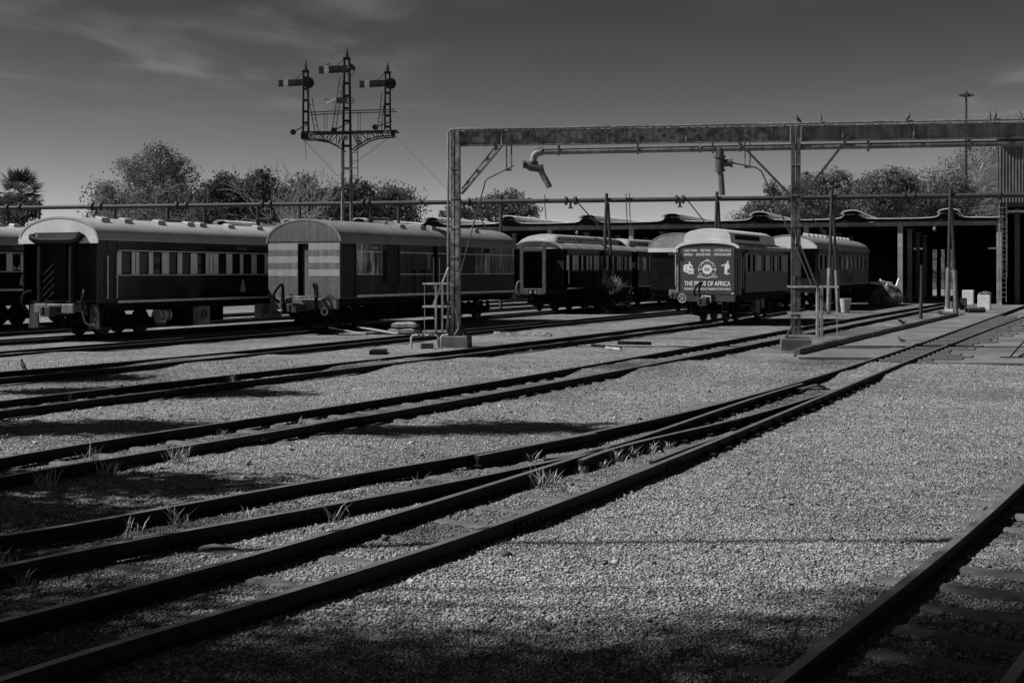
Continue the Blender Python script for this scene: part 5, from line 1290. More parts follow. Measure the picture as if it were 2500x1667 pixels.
for k in range(NB0, NB1+2):
    inst('post', PME, sh, (U0+BAY*k, 0, 0))
    if k >= -1:
        for y in (9, 18, 27): inst('post', PME, sh, (U0+BAY*k+.0, y, 0))
x0, x1 = U0+BAY*NB0, U0+BAY*(NB1+1)
m = MB()
for k in range(NB0, NB1+1):
    a = U0+BAY*k; 
    for q0, q1 in (((0, .5), (.85, 1.2), (1.5, 1.8), (2.35, BAY)) if k == NB1 else ((0, BAY),)): m.box((a+q0, DEP-.2, 0), (a+q1, DEP-.1, 4.1))
    m.box((a, DEP-.2, 4.1), (a+BAY*(.82 if k >= 3 else 1), DEP-.1, 4.25)); m.box((a, DEP-.2, 4.25), (a+BAY, DEP-.1, 5.7))
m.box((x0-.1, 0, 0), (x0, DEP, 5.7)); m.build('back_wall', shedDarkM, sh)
m = MB()
for y in (8, 16, 24): m.box((x0, y, 5.25), (x1, y+.12, 5.5))
m.build('purlin', shedDarkM, sh)
for k in (0, 4):
    m = MB(); u = U0+BAY*k; m.tube([(u+2.2, -.2, 5.2), (u+2.2, -.35, 5.0)], .04, 6); m.disc((u+2.2, -.38, 4.95), (0, 1, 1), .12, .1, 10); m.build('flood_lamp', shedTrimM, sh)
# dark stock standing in the shed
for i, u in enumerate((20.5, 24.6)):
    w_ = S0+SU*u+SW*(7.0+i)
    t = thing('stored_wagon', ['dim wagon end standing in the shed nearest the canvas heap', 'dim wagon end in the shed behind the thin post'][i], 'wagon', w_, math.atan2(SW.y, SW.x))
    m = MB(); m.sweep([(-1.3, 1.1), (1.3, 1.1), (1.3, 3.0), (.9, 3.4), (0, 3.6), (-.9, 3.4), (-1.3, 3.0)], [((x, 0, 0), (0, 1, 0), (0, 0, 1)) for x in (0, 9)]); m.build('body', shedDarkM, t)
    m = MB(); m.box((-.03, -.35, 1.2), (0, .35, 2.9)); m.build('end_door', shedDarkM, t)
    bogie(t, 1.8, 1.6)

# tall corrugated building at the right edge
bx0 = U0+BAY*(NB1+1)-.05
tbld = thing('workshop_building', 'tall workshop with corrugated cladding and dark doorway at the right edge', 'building', S0+SU*bx0, math.atan2(SU.y, SU.x))
def corr(m, x0, x1, z0, z1, y, pitch=.19, amp=.035):
    n = int((x1-x0)/pitch*4); pr = [(x0+(x1-x0)*k/n, y+amp*math.sin(k*math.pi/2)) for k in range(n+1)]
    m.sweep(pr, [((0, 0, z), (1, 0, 0), (0, 1, 0)) for z in (z0, z1)], closed=False, caps=False)
m = MB(); corr(m, 0, 1.55, 6.65, 10.75, -.1); corr(m, 3.9, 14, 6.65, 10.75, -.1); m.build('cladding', cladM, tbld, True)
m = MB(); n = 60
m.sweep([(0, 0), (25, 0)], [((-.25, -.7, 11.0), (1, 0, 0), (0, 1, 0)), ((-.25, 2, 11.35), (1, 0, 0), (0, 1, 0))], closed=False, caps=False); m.v = []; m.f = []; m.m = []
pr = [(-.25+.06*k, .035*math.sin(k*math.pi/2)) for k in range(240)]
m.sweep(pr, [((0, -.7, 11.0), (1, 0, 0), (0, 0, 1)), ((0, 12, 12.6), (1, 0, 0), (0, 0, 1))], closed=False, caps=False); m.build('roof', cladM, tbld, True)
m = MB(); m.box((-.1, -.5, 10.72), (14, -.2, 11.0)); m.build('fascia', shedDarkM, tbld)
for x in (1.6, 2.75):
    m = MB(); m.box((x, -.05, 6.75), (x+1.05, 0, 10.7)); w_ = m.build('window', shedDarkM, tbld)
    for z in (6.8, 8.75): 
        q = MB(); q.box((x+.06, -.07, z), (x+1.0, -.055, z+1.88)); q.build('pane', glassM, w_)
    q = MB(); q.box((x+1.0, -.1, 6.7), (x+1.06, .02, 10.72)); q.box((x, -.1, 8.68), (x+1.0, -.02, 8.74)); q.build('frame', shedTrimM, w_)
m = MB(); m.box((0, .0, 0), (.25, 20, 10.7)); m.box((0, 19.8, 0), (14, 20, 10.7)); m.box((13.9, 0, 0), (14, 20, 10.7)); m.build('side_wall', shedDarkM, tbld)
m = MB(); m.box((.25, -.12, 6.35), (14, .1, 6.66)); m.build('door_lintel', shedDarkM, tbld)
m = MB(); m.tube([(.5, -.3, 6.02), (13.9, -.3, 6.02)], .1, 10); m.build('lintel_pipe', cladM, tbld)
for x in (1.0, 2.0, 2.9, 4.2):
    m = MB(); m.box((x, .6+x*.5, 0), (x+.32, .9+x*.5, 6.3)); m.build('column', M('workshop_column', .09, .7, 0, .4, 3), tbld)
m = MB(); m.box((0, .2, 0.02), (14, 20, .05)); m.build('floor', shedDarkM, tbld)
# caged ladder
ladder((.28, -.35, .2), (.28, -.35, 6.6), (.42, 0, 0), tbld, 'ladder', pipeM, rung=.3, r=.018)
for k in range(9):
    z = 1.9+.55*k; m = MB(); m.tube([(.28+.28*math.cos(t), -.35-.42*math.sin(t), z) for t in np.linspace(0, math.pi, 9)], .015, 5); m.build('cage_hoop', pipeM, tbld)
m = MB()
for t in (.3, .8, 1.57, 2.3, 2.8): m.tube([(.28+.28*math.cos(t), -.35-.42*math.sin(t), 1.8), (.28+.28*math.cos(t), -.35-.42*math.sin(t), 6.5)], .01, 4)
m.build('cage_bar', pipeM, tbld)

# ------------------------------------------------------------------ small things in the yard
def gz(p): return Vector((p.x, p.y, float(ground_h(p.x, p.y))))
# planks and folded mattress in front of the brake van
pile = [((-6.1, 45.4, .06), (-4.6, 45.1, .10), .16), ((-6.3, 45.2, .25), (-5.2, 45.0, .06), .14), ((-5.9, 44.9, .05), (-5.0, 44.8, .05), .25), ((-5.3, 45.4, .26), (-3.9, 44.7, .06), .20), ((-4.9, 45.5, .14), (-3.9, 45.3, .08), .18), ((-5.6, 45.7, .04), (-4.2, 45.6, .04), .22)]
lab = ['bleached plank lying at the back of the scrap heap', 'short plank propped at the left end of the scrap heap', 'wide board flat at the front left of the scrap heap', 'long plank sloping across the scrap heap towards the right', 'plank resting below the folded mattress', 'dark plank at the back of the heap under the van']
for (a, b, w_), lb in zip(pile, lab):
    t = thing('plank', lb, 'plank', ((a[0]+b[0])/2, (a[1]+b[1])/2, 0), group='planks heaped by the brake van')
    m = MB(t.location); m.bar(a, b, w_, .035); m.build('board', M('bleached_timber', .4, .8, 0, .3, 5, stretch=(1, 6, 1)), t)
t = thing('mattress', 'folded grey mattress lying on the scrap heap by the brake van', 'mattress', (-3.75, 45.6, .05), -.1)
def cushion(m, a, b, seed):
    x0_, y0_, z0_ = a; x1_, y1_, z1_ = b; n = 7; r = random.Random(seed); v = []; f = []
    for j in range(n+1):
        for i in range(n+1):
            u, w_ = i/n, j/n; e = min(u, 1-u, w_, 1-w_); k = min(1, e*5)**.5
            v.append((x0_+(x1_-x0_)*u+r.uniform(-.02, .02), y0_+(y1_-y0_)*w_+r.uniform(-.02, .02), z0_+(z1_-z0_)*(.55+.45*k)+r.uniform(-.015, .015)))
    for j in range(n):
        for i in range(n): q = j*(n+1)+i; f.append((q, q+1, q+n+2, q+n+1))
    b0_ = len(v); rim = [i for i in range(n+1)]+[(n+1)*(j+1)+n for j in range(n)]+[(n+1)*n+i for i in range(n-1, -1, -1)]+[(n+1)*j for j in range(n-1, 0, -1)]
    for q in rim: v.append((v[q][0], v[q][1], z0_))
    for k in range(len(rim)): k2 = (k+1) % len(rim); f.append((rim[k], b0_+k, b0_+k2, rim[k2]))
    m.add(v, f)
m = MB(); cushion(m, (-.5, -.35, 0), (.5, .35, .2), 1); m.build('lower_fold', M('mattress_cloth', .22, .8, 0, .4, 6), t, True)
m = MB(); cushion(m, (-.42, -.33, .2), (.48, .33, .40), 2); m.build('upper_fold', M('mattress_cloth', .22), t, True)
t = thing('steel_strip', 'long thin steel section lying on the ballast right of the left post', 'strip', G(1276, 821))
m = MB(t.location); a = G(1206, 818.5); b = G(1346, 822); m.bar(a+Vector((0, 0, .05)), b+Vector((0, 0, .05)), .16, .05); m.bar(a+Vector((0, .07, .10)), b+Vector((0, .07, .10)), .02, .06); m.build('section', steelM, t)
t = thing('drain_cover', 'flat dark drain plate set in the gravel left of the stand-pipe', 'drain', G(924, 863))
m = MB(); m.box((-.2, -.45, .0), (.2, .45, .10)); o = m.build('plate', blackM, t); 
for nm, pa_, pb_, lb in (('scrap_rod', (1445, 846), (1518, 853), 'thin rusty rod lying in front of the scrap rack bar'), ('scrap_rod', (1480, 852), (1515, 857), 'pale short rod on the ballast mid yard'), ('rack_bar', (1508, 843), (1590, 845), 'toothed black bar lying on the ballast mid yard')):
    a, b = G(*pa_), G(*pb_); t = thing(nm, lb, 'scrap metal', (a+b)/2); m = MB(t.location); m.bar(a+Vector((0, 0, .05)), b+Vector((0, 0, .06)), .05, .05)
    if nm == 'rack_bar':
        for k in range(14): c = a.lerp(b, (k+.5)/14); m.bar(c+Vector((0, 0, .05)), c+Vector((0, 0, .13)), .06, .07)
    m.build('bar', whiteBarM if 'pale' in lb else blackM, t)
# white tub
p = G(2064, 763); t = thing('white_tub', 'big white plastic tub standing by a pipeline post', 'tub', p)
m = MB(); m.tube([(0, 0, 0), (0, 0, .02), (0, 0, .70), (0, 0, .74)], [.20, .21, .30, .32], 20); m.build('tub', whiteM, t, True)
# canvas heap
p = G(2157, 748); hp = thing('canvas_heap', 'heap wrapped in crumpled canvas in front of the shed post', 'heap', p)
def lump(m, c, r, seed, n=14, amp=.22):
    rr2 = np.random.default_rng(seed); ph = rr2.random((6, 3))*6; fr_ = rr2.normal(size=(6, 3))*3.2; v = []; f = []
    for j in range(n+1):
        for i in range(2*n):
            th, ps = math.pi*j/n, math.pi*i/n; d_ = np.array([math.sin(th)*math.cos(ps), math.sin(th)*math.sin(ps), math.cos(th)])
            k = 1+amp*sum(math.sin(float(fr_[q] @ d_)+ph[q][0]) for q in range(6))/3+.08*abs(math.sin(5*ps+3*th))
            v.append((c[0]+d_[0]*r[0]*k, c[1]+d_[1]*r[1]*k, max(0, c[2]+d_[2]*r[2]*k)))
    for j in range(n):
        for i in range(2*n): f.append((j*2*n+i, j*2*n+(i+1) % (2*n), (j+1)*2*n+(i+1) % (2*n), (j+1)*2*n+i))
    m.add(v, f)
m = MB(); lump(m, (0, 0, .42), (.98, .6, .78), 3, 26, .26); lump(m, (.1, .1, .95), (.62, .45, .38), 5, 20, .3); m.build('canvas', tarpM, hp)
for a, b, r_ in (((-.95, -.3, 1.48), (.3, 0, 1.36), .09), ((-.4, -.2, 1.55), (.55, .1, 1.42), .08), ((.1, -.3, 1.38), (.95, -.1, 1.12), .09), ((-.2, .1, 1.62), (.1, .3, 1.5), .1)):
    m = MB(); m.tube([a, b], r_, 8); m.build('timber_log', M('bleached_timber', .4), hp)
m = MB(); m.bar((.62, -.2, 1.0), (.95, 0, 1.75), .1, .03); m.build('white_batten', whiteM, hp)
def chair(px, py, label, rz):
    t = thing('metal_chair', label, 'chair', G(px, py), rz, 'bare metal chairs by the shed')
    for x in (-.18, .18):
        for y, h in ((-.18, .45), (.18, .85)): m = MB(); m.tube([(x, y, 0), (x*.95, y, h)], .016, 6); m.build('leg', blackM, t)
    m = MB(); m.tube([(-.18, -.18, .45), (.18, -.18, .45), (.18, .18, .45), (-.18, .18, .45), (-.18, -.18, .45)], .016, 6); m.box((-.17, -.17, .44), (.17, .17, .46)); m.build('seat', blackM, t)
    m = MB(); m.tube([(-.18, .18, .85), (0, .18, .97), (.18, .18, .85)], .016, 6); m.tube([(-.18, .18, .65), (.18, .18, .65)], .012, 5); m.build('backrest', blackM, t)
chair(2162, 749, 'black metal chair in front of the canvas heap', .2)
chair(2207, 742, 'metal chair right of the shed post, nearer the heap', .9); chair(2221, 741, 'metal chair right of the shed post, farther from the heap', 2.2)
# thin post
p = G(2248, 778); t = thing('bare_post', 'thin dark bare post standing beside the kerb', 'post', p)
m = MB(); m.tube([(0, 0, 0), (.02, 0, .95)], .085, 12); m.build('base_sleeve', pipeFarM, t, True); m = MB(); m.tube([(.02, 0, .9), (.04, 0, 2.47)], .068, 12); m.bar((.06, 0, 2.3), (.16, 0, 2.3), .02, .02); m.build('shaft', pipeFarM, t, True)
# discarded appliances
def appliance(p, label, w_, d_, h, rz, extra=None):
    t = thing('white_cabinet', label, 'cabinet', p, rz, 'discarded cabinets by the shed')
    m = MB(); m.box((-w_/2, -d_/2, .03), (w_/2, d_/2, h)); m.build('case', whiteM, t, bevel=.02)
    m = MB(); m.box((-w_/2+.02, -d_/2-.02, .06), (w_/2-.02, -d_/2-.002, h-.03)); m.build('door', whiteM, t, bevel=.01)
    for a in (-1, 1): m = MB(); m.box((a*w_*.4-.03, -d_*.4, 0), (a*w_*.4+.03, d_*.4, .03)); m.build('foot', blackM, t)
    return t
appliance(G(2403, 758), 'white cabinet topped with crumpled cloth beside the caged ladder', .66, .62, .86, -.42)
p = G(2403, 758); t = thing('crumpled_cloth', 'crumpled dark cloth lying on top of the white cabinet', 'cloth', p+Vector((0, 0, .86)), 0)
m = MB(); lump(m, (0, 0, .04), (.3, .22, .13), 8, 10, .3); m.build('cloth', tarpM, t)
appliance(G(2364, 746), 'white cabinet standing back behind the small dark box', .68, .6, .98, -.42)
t = thing('dark_crate', 'small dark box in front of the rear white cabinet', 'box', G(2352, 750), -.3); m = MB(); m.box((-.2, -.2, 0), (.2, .2, .56)); m.build('box', blackM, t, bevel=.02); m = MB(); m.box((-.16, -.215, .06), (.16, -.2, .5)); m.build('front_panel', steelDarkM, t)
def can(px, py, label, lying, r, h, rz=0):
    t = thing('paint_can', label, 'can', G(px, py), rz, 'cans dumped at the pipeline post')
    m = MB()
    if lying: m.tube([(-h/2, 0, r), (h/2, 0, r)], r, 18); m.ring((-h/2, 0, r), (1, 0, 0), r, .012, 18, 5); m.ring((h/2, 0, r), (1, 0, 0), r, .012, 18, 5)
    else: m.tube([(0, 0, 0), (0, 0, h)], r, 18); m.ring((0, 0, h), (0, 0, 1), r, .012, 18, 5)
    m.build('drum', M('dented_tin', .32, .45, .3, .3, 5), t, True)
can(2318, 769, 'pale can lying on its side at the pipeline post', True, .16, .38, -.5)
can(2322, 757, 'upright pale can behind the lying one', False, .17, .46); can(2310, 764, 'small can standing against the post foot', False, .1, .3)
t = thing('black_trunk', 'black box tipped over beside the cans', 'box', G(2343, 758), .2); m = MB(); m.bar((-.28, 0, .52), (.22, 0, .1), .34, .22); m.build('case', blackM, t, bevel=.02); m = MB(); m.tube([(-.36, -.06, .62), (-.40, 0, .66), (-.36, .06, .62)], .015, 6); m.build('handle', steelDarkM, t)
t = thing('pipe_offcut', 'short thick pipe lying on the apron in front of the white cabinet', 'pipe', G(2360, 766), .25)
m = MB(); a, b = .17, .13; n = 18; m.sweep([(0, a), (1.0, a), (1.0, b), (0, b)], [((0, 0, a), (1, 0, 0), (0, math.cos(2*math.pi*k/n), math.sin(2*math.pi*k/n))) for k in range(n+1)], caps=False); m.build('pipe', rustM, t, True)
# debris of clods at the foot of the post
for i, (px, py) in enumerate(((2300, 768), (2292, 765), (2331, 771), (2340, 773), (2350, 772))):
    t = thing('rubble_lump', ['second lump of rubble from the left at the near pipeline post', 'leftmost lump of rubble at the near pipeline post', 'middle lump of rubble below the lying can', 'lump of rubble just right of the lying can', 'rightmost lump of rubble under the tipped black box'][i], 'rubble', G(px, py), i, 'rubble at the pipeline post'); m = MB(); lump(m, (0, 0, .04), (.16, .13, .1), 20+i, 6, .4); m.build('lump', rustM, t)
# switch lever at the right edge
p = G(2478, 879); t = thing('switch_lever', 'black hand lever with its base plate at the right edge', 'lever', p)
m = MB(); m.box((-.35, -.1, .0), (.35, .1, .08)); m.build('base', blackM, t); m = MB(); m.tube([(-.1, 0, .1), (.45, .6, .42)], .02, 6); m.tube([(.1, 0, .08), (.65, .5, .25)], .03, 6); m.build('handle', blackM, t)

# ------------------------------------------------------------------ pigeons
def pigeon(pos, label, rz, tilt=0, fly=False):
    t = thing('pigeon', label, 'pigeon', pos, rz, 'pigeons')
    m = MB(); L_ = [(-.17, 0, .10), (-.10, 0, .11), (-.02, 0, .125), (.06, 0, .15), (.11, 0, .20), (.13, 0, .245), (.15, 0, .26), (.185, 0, .25)]
    R_ = [.012, .04, .068, .065, .042, .032, .030, .006]
    if fly: L_ = [(a, b, .12+(c-.12)*.4) for a, b, c in L_]
    m.tube(L_, R_, 9); m.build('body', birdM, t, True)
    if fly:
        for s_ in (-1, 1):
            m = MB(); m.add([(.07, s_*.04, .14), (-.06, s_*.04, .14), (.09, s_*.2, .3), (-.08, s_*.2, .27), (.02, s_*.36, .42), (.07, s_*.04, .15), (-.06, s_*.04, .15), (.09, s_*.2, .31), (-.08, s_*.2, .28)], [(0, 1, 3, 2), (2, 3, 4), (6, 5, 7, 8), (8, 7, 4)]); m.build('wing', birdM, t)
    else:
        for s_ in (-.03, .03): m = MB(); m.tube([(0, s_, .07), (.01, s_, 0)], .006, 4); m.build('leg', birdM, t)
    m = MB(); m.add([(-.13, -.03, .10), (-.13, .03, .10), (-.27, -.045, .07), (-.27, .045, .07), (-.13, 0, .12), (-.27, 0, .085)], [(0, 1, 3, 2), (4, 0, 2, 5), (1, 4, 5, 3)]); m.build('tail', birdM, t)
    t.rotation_euler[1] = tilt; t.scale = (.72, .72, .72)
    return t
def beam_u(px): 
    m_ = (px-1250)/FOC; return (m_*ga.y-ga.x)/(gd.x-m_*gd.y)
for px, rz, lb in ((1945, 3.3, 'pigeon on the beam right above the right gantry post'), (2002, 1.4, 'pigeon facing away on the beam just right of the post'), (2218, .4, 'lone pigeon midway along the right stretch of beam'), (2414, 1.2, 'left one of the close pair of pigeons on the beam'), (2429, .8, 'right one of the close pair of pigeons on the beam'), (2488, 1.5, 'rightmost pigeon on the beam')):
    p = gp(beam_u(px), .1, 6.315); pigeon(p, lb, rz, -.5)
pigeon(sp(540, 246, -.2), 'pigeon perched on the top semaphore arm', 2.8)
q = at_z(fC, 27.2) or G(26, 905, RT); pigeon(Vector((q.x, q.y, RT)), 'pigeon standing on a rail near the left edge', 2.4, -.3)
pigeon(G(2202, 838, .06), 'pigeon on the apron beside the rail', 2.8); pigeon(Vector((15.0, 50.0, .15)), 'pigeon taking wing over the apron', 2.3, .7, True)

# ------------------------------------------------------------------ trees
def leaf_mesh(name, c, size, mat, rng):
    n = len(c); a = rng.normal(size=(n, 3)); a /= np.linalg.norm(a, axis=1)[:, None]; b = rng.normal(size=(n, 3)); b -= a*(a*b).sum(1)[:, None]; b /= np.linalg.norm(b, axis=1)[:, None]
    s_ = (size*(.6+.8*rng.random(n)))[:, None]
    v = np.stack([c-a*s_, c-b*s_*.5, c+a*s_, c+b*s_*.5], 1).reshape(-1, 3)
    return np_mesh(name, v, np.arange(4*n).reshape(-1, 4), mat)
def branchy(m, p, d, ln, r, depth, rng, tips, spread=.5, up=.15, kids=3, minr=.012):
    n = 3; pts_ = [p]; q = p.copy(); dd = d.copy()
    for k in range(n):
        dd = (dd+Vector(rng.normal(size=3))*.12+Vector((0, 0, up*.3))).normalized(); q = q+dd*(ln/n); pts_.append(q.copy())
    m.tube(pts_, [max(minr*1.6, r*(1-.35*k/n)) for k in range(n+1)], 6 if r > .06 else 4, caps=False)
    tips.append((q.copy(), depth))
    if depth <= 0: return
    for k in range(kids):
        s_ = Vector(rng.normal(size=3)); s_ = (s_-dd*s_.dot(dd)).normalized()
        nd = (dd+s_*spread*(.7+.6*rng.random())+Vector((0, 0, up))).normalized()
        st_ = pts_[1+int(rng.random()*n)] if k else q
        branchy(m, st_, nd, ln*(.62+.2*rng.random()), r*.58, depth-1, rng, tips, spread, up, kids, minr)
def tree(name, label, loc, h, lobes, mat, seed, n=7000, leaf=.16, trunk=.22, bark=None, cat='tree', group=None, depth=3, clump=.55, shell=.6, bare=False, kids=3, spread=.55, up=.15):
    """lobes: list of (dx,dy,z,rx,ry,rz) in metres"""
    rng = np.random.default_rng(seed); t = thing(name, label, cat, loc, 0, group)
    m = MB(); tips = []
    z0_ = min(l[2]-l[5] for l in lobes) if lobes else h*.3
    fork = Vector((0, 0, max(.6, z0_*.8)))
    m.tube([(0, 0, -.1), (.05, 0, fork.z*.5), fork], [trunk*1.25, trunk, trunk*.85], 8)
    if bare:
        for k in range(5):
            a = 2*math.pi*k/5+rng.random(); branchy(m, fork.copy(), Vector((math.cos(a)*.55, math.sin(a)*.55, 1)).normalized(), h*.30, trunk*.5, depth, rng, tips, spread, up, kids, .010)
    else:
        for l in lobes:
            c = Vector(l[:3]); d_ = (c-fork)
            m.tube([fork, fork.lerp(c, .5)+Vector(rng.normal(size=3))*.15*l[3], c], [trunk*.6, trunk*.4, trunk*.15], 6, caps=False)
            for k in range(7):
                e = Vector(rng.normal(size=3)).normalized(); e = Vector((e.x*l[3], e.y*l[4], e.z*l[5]))*.85; m.tube([c.lerp(fork, .25*rng.random()), c+e*.5+Vector(rng.normal(size=3))*.1, c+e], [trunk*.18, trunk*.1, .015], 4, caps=False)
    m.build('trunk', bark or barkM, t, True)
    pts_ = []
    if lobes:
        vol = np.array([l[3]*l[4]*l[5] for l in lobes])**.67; vol /= vol.sum()
        for l, w_ in zip(lobes, vol):
            k = max(6, int(n*w_/26)); d_ = rng.normal(size=(k, 3)); d_ /= np.linalg.norm(d_, axis=1)[:, None]
            rad = (shell+(1-shell)*rng.random(k))*(1+.10*np.clip(rng.normal(size=k), -2, 1.3)); cc_ = np.array(l[:3])+d_*rad[:, None]*np.array(l[3:6])
            per = max(4, int(n*w_/k)); cs = clump*(.5+rng.random(k))
            q = np.repeat(cc_, per, 0)+np.clip(rng.normal(size=(k*per, 3)), -1.5, 1.5)*np.repeat(cs, per)[:, None]*np.array([.55, .55, .42])
            pts_.append(q)
    if bare and n:
        tp_ = np.array([list(p) for p, d_ in tips if d_ <= 1]); k = max(1, n//max(1, len(tp_)))
        pts_.append(np.repeat(tp_, k, 0)+rng.normal(size=(len(tp_)*k, 3))*clump)
    if pts_:
        o = bpy.data.objects.new('crown', leaf_mesh('crown', np.concatenate(pts_), leaf, mat, rng)); COL.objects.link(o); o.parent = t
    return t
lfDark = leafmat('leaf_dark', .055); lfMid = leafmat('leaf_mid', .10); lfPale = leafmat('leaf_pale', .17); lfHill = leafmat('leaf_hill', .14); twigM = M('twig_bark', .16, .8, 0, .3, 4)  # leaf_hill is lighter: the haze over the hill trees is put into its colour
def TX(px, Z): return (px-1250)/FOC*Z
def TZ(py, Z): return CZ+(HY-py)/FOC*Z
def ptree(name, label, px, Z, lob, mat, seed, **kw):
    """lobes given on the photograph: (px, py, rx_px, ry_px)"""
    x = TX(px, Z); k = Z/FOC
    lob = lob+[(a+random.uniform(-1, 1)*b*.85, c-random.uniform(-.3, .9)*d_*.85, b*random.uniform(.25, .45), d_*random.uniform(.25, .45)) for a, c, b, d_ in lob for _ in range(3)]
    L_ = [(TX(a, Z)-x, random.uniform(-.6, .6)*b*k, TZ(c, Z), b*k, b*k*.9, d_*k) for a, c, b, d_ in lob]
    return tree(name, label, (x, Z, 0), max(l[2]+l[5] for l in L_), L_, mat, seed, **kw)
ptree('broadleaf_tree', 'tallest loose-leaved tree above the dark open-gangway coach', 385, 118, [(385, 395, 55, 45), (345, 430, 60, 50), (430, 430, 60, 55), (385, 470, 90, 55), (275, 480, 40, 45), (300, 520, 70, 40), (470, 500, 45, 50), (400, 520, 90, 40), (255, 470, 20, 22)], lfPale, 11, n=30000, leaf=.10, clump=.62, shell=.3, trunk=.28, bark=barkPaleM)
ptree('broadleaf_tree', 'dark dense tree right of the tallest tree', 550, 112, [(555, 450, 28, 30), (525, 480, 40, 40), (575, 490, 45, 45), (540, 525, 60, 35)], lfDark, 12, n=10000, leaf=.13, clump=.5)
ptree('broadleaf_tree', 'dark tree left of the feathery bare tree', 640, 116, [(640, 445, 32, 30), (620, 480, 40, 40), (670, 490, 45, 40), (650, 525, 60, 30)], lfDark, 13, n=10000, leaf=.13, clump=.5)
tree('bare_tree', 'bare feathery tree left of the signal mast', (TX(705, 108), 108, 0), TZ(392, 108), [], lfMid, 14, n=900, leaf=.08, clump=.2, bare=True, depth=4, trunk=.13, kids=3, spread=.62, up=.12, bark=twigM)
tree('bare_tree', 'thin bare tree between the tallest and the dark tree', (TX(515, 114), 114, 0), TZ(415, 114)*.98, [], lfMid, 15, n=300, leaf=.08, clump=.2, bare=True, depth=4, trunk=.11, kids=3, spread=.6, up=.12, bark=twigM)
ptree('broadleaf_tree', 'low bushy tree under the bare feathery tree', 735, 120, [(700, 505, 50, 35), (760, 490, 40, 40), (790, 520, 50, 35), (720, 530, 60, 25), (745, 450, 30, 25)], lfMid, 16, n=10000, leaf=.125, clump=.5)
ptree('broadleaf_tree', 'round dark tree directly behind the signal mast', 860, 122, [(860, 470, 45, 32), (830, 495, 35, 35), (895, 500, 40, 35), (860, 525, 60, 30)], lfDark, 17, n=10000, leaf=.13, clump=.5)
ptree('broadleaf_tree', 'round tree right of the signal mast', 955, 126, [(955, 490, 45, 32), (925, 515, 40, 30), (985, 515, 35, 35), (960, 540, 50, 25)], lfMid, 18, n=9000, leaf=.13, clump=.5)
ptree('broadleaf_tree', 'spreading tree behind the left gantry post', 1225, 140, [(1235, 490, 50, 26), (1180, 512, 55, 26), (1285, 512, 40, 28), (1110, 528, 50, 22), (1225, 525, 80, 22)], lfMid, 19, n=10000, leaf=.14, clump=.5)
ptree('broadleaf_tree', 'slim tree at the left end of the hillside trees', 1875, 150, [(1888, 468, 18, 24), (1865, 510, 40, 25), (1840, 520, 30, 20), (1900, 515, 30, 30)], lfPale, 20, n=7000, leaf=.14, clump=.5)
ptree('broadleaf_tree', 'tall rounded tree behind the right gantry post', 2000, 165, [(1985, 455, 45, 35), (2040, 440, 45, 32), (2010, 485, 70, 35), (1960, 510, 50, 30), (2060, 500, 55, 40)], lfHill, 21, n=12000, leaf=.15, clump=.65)
ptree('broadleaf_tree', 'tall pale tree between the gantry post and the hillside', 2170, 160, [(2200, 435, 40, 25), (2150, 450, 50, 32), (2215, 465, 30, 30), (2120, 490, 50, 40), (2180, 500, 60, 40)], lfHill, 22, n=12000, leaf=.15, clump=.65)
ptree('broadleaf_tree', 'low tree just left of the right gantry post, above the shed', 1935, 158, [(1935, 500, 45, 30), (1965, 480, 30, 30), (1900, 520, 40, 20), (1950, 525, 60, 20)], lfHill, 23, n=8000, leaf=.15, clump=.6)
ptree('broadleaf_tree', 'middle tree between the two tall hillside trees', 2095, 170, [(2095, 470, 45, 30), (2070, 500, 50, 30), (2130, 505, 50, 35), (2100, 520, 60, 25)], lfMid, 24, n=8000, leaf=.15, clump=.6)
ptree('broadleaf_tree', 'low rounded tree at the foot of the hillside', 2260, 168, [(2265, 490, 50, 25), (2300, 505, 40, 25), (2230, 505, 40, 25)], lfMid, 25, n=8000, leaf=.15, clump=.6)
ptree('broadleaf_tree', 'broad tree closing the gap right of the tall pale hillside tree', 2290, 180, [(2265, 470, 55, 30), (2320, 455, 50, 30), (2240, 500, 60, 30), (2350, 480, 50, 35), (2300, 515, 90, 25)], lfHill, 26, n=12000, leaf=.16, clump=.7)
ptree('broadleaf_tree', 'broad tree closing the gap behind the right gantry post', 1930, 182, [(1930, 490, 55, 30), (1980, 480, 50, 30), (1890, 515, 50, 25), (2060, 500, 60, 30), (2120, 490, 50, 30)], lfHill, 27, n=12000, leaf=.16, clump=.7)
# undergrowth between the trunks
rng = np.random.default_rng(77); k = 760
ux = rng.uniform(235, 1015, k); uy = 575-rng.random(k)**1.2*(104+18*np.sin(ux*.035)); uz = rng.uniform(124, 136, k)
cen = np.stack([(ux-1250)/FOC*uz, uz, CZ+(HY-uy)/FOC*uz], -1)
q = np.repeat(cen, 40, 0)+rng.normal(size=(k*40, 3))*np.array([.75, .6, .5])
o = bpy.data.objects.new('undergrowth', leaf_mesh('undergrowth', q, .17, leafmat('leaf_under', .075), rng)); COL.objects.link(o); tag(o, 'dense undergrowth filling the gaps below the trees', 'bushes', kind='stuff')
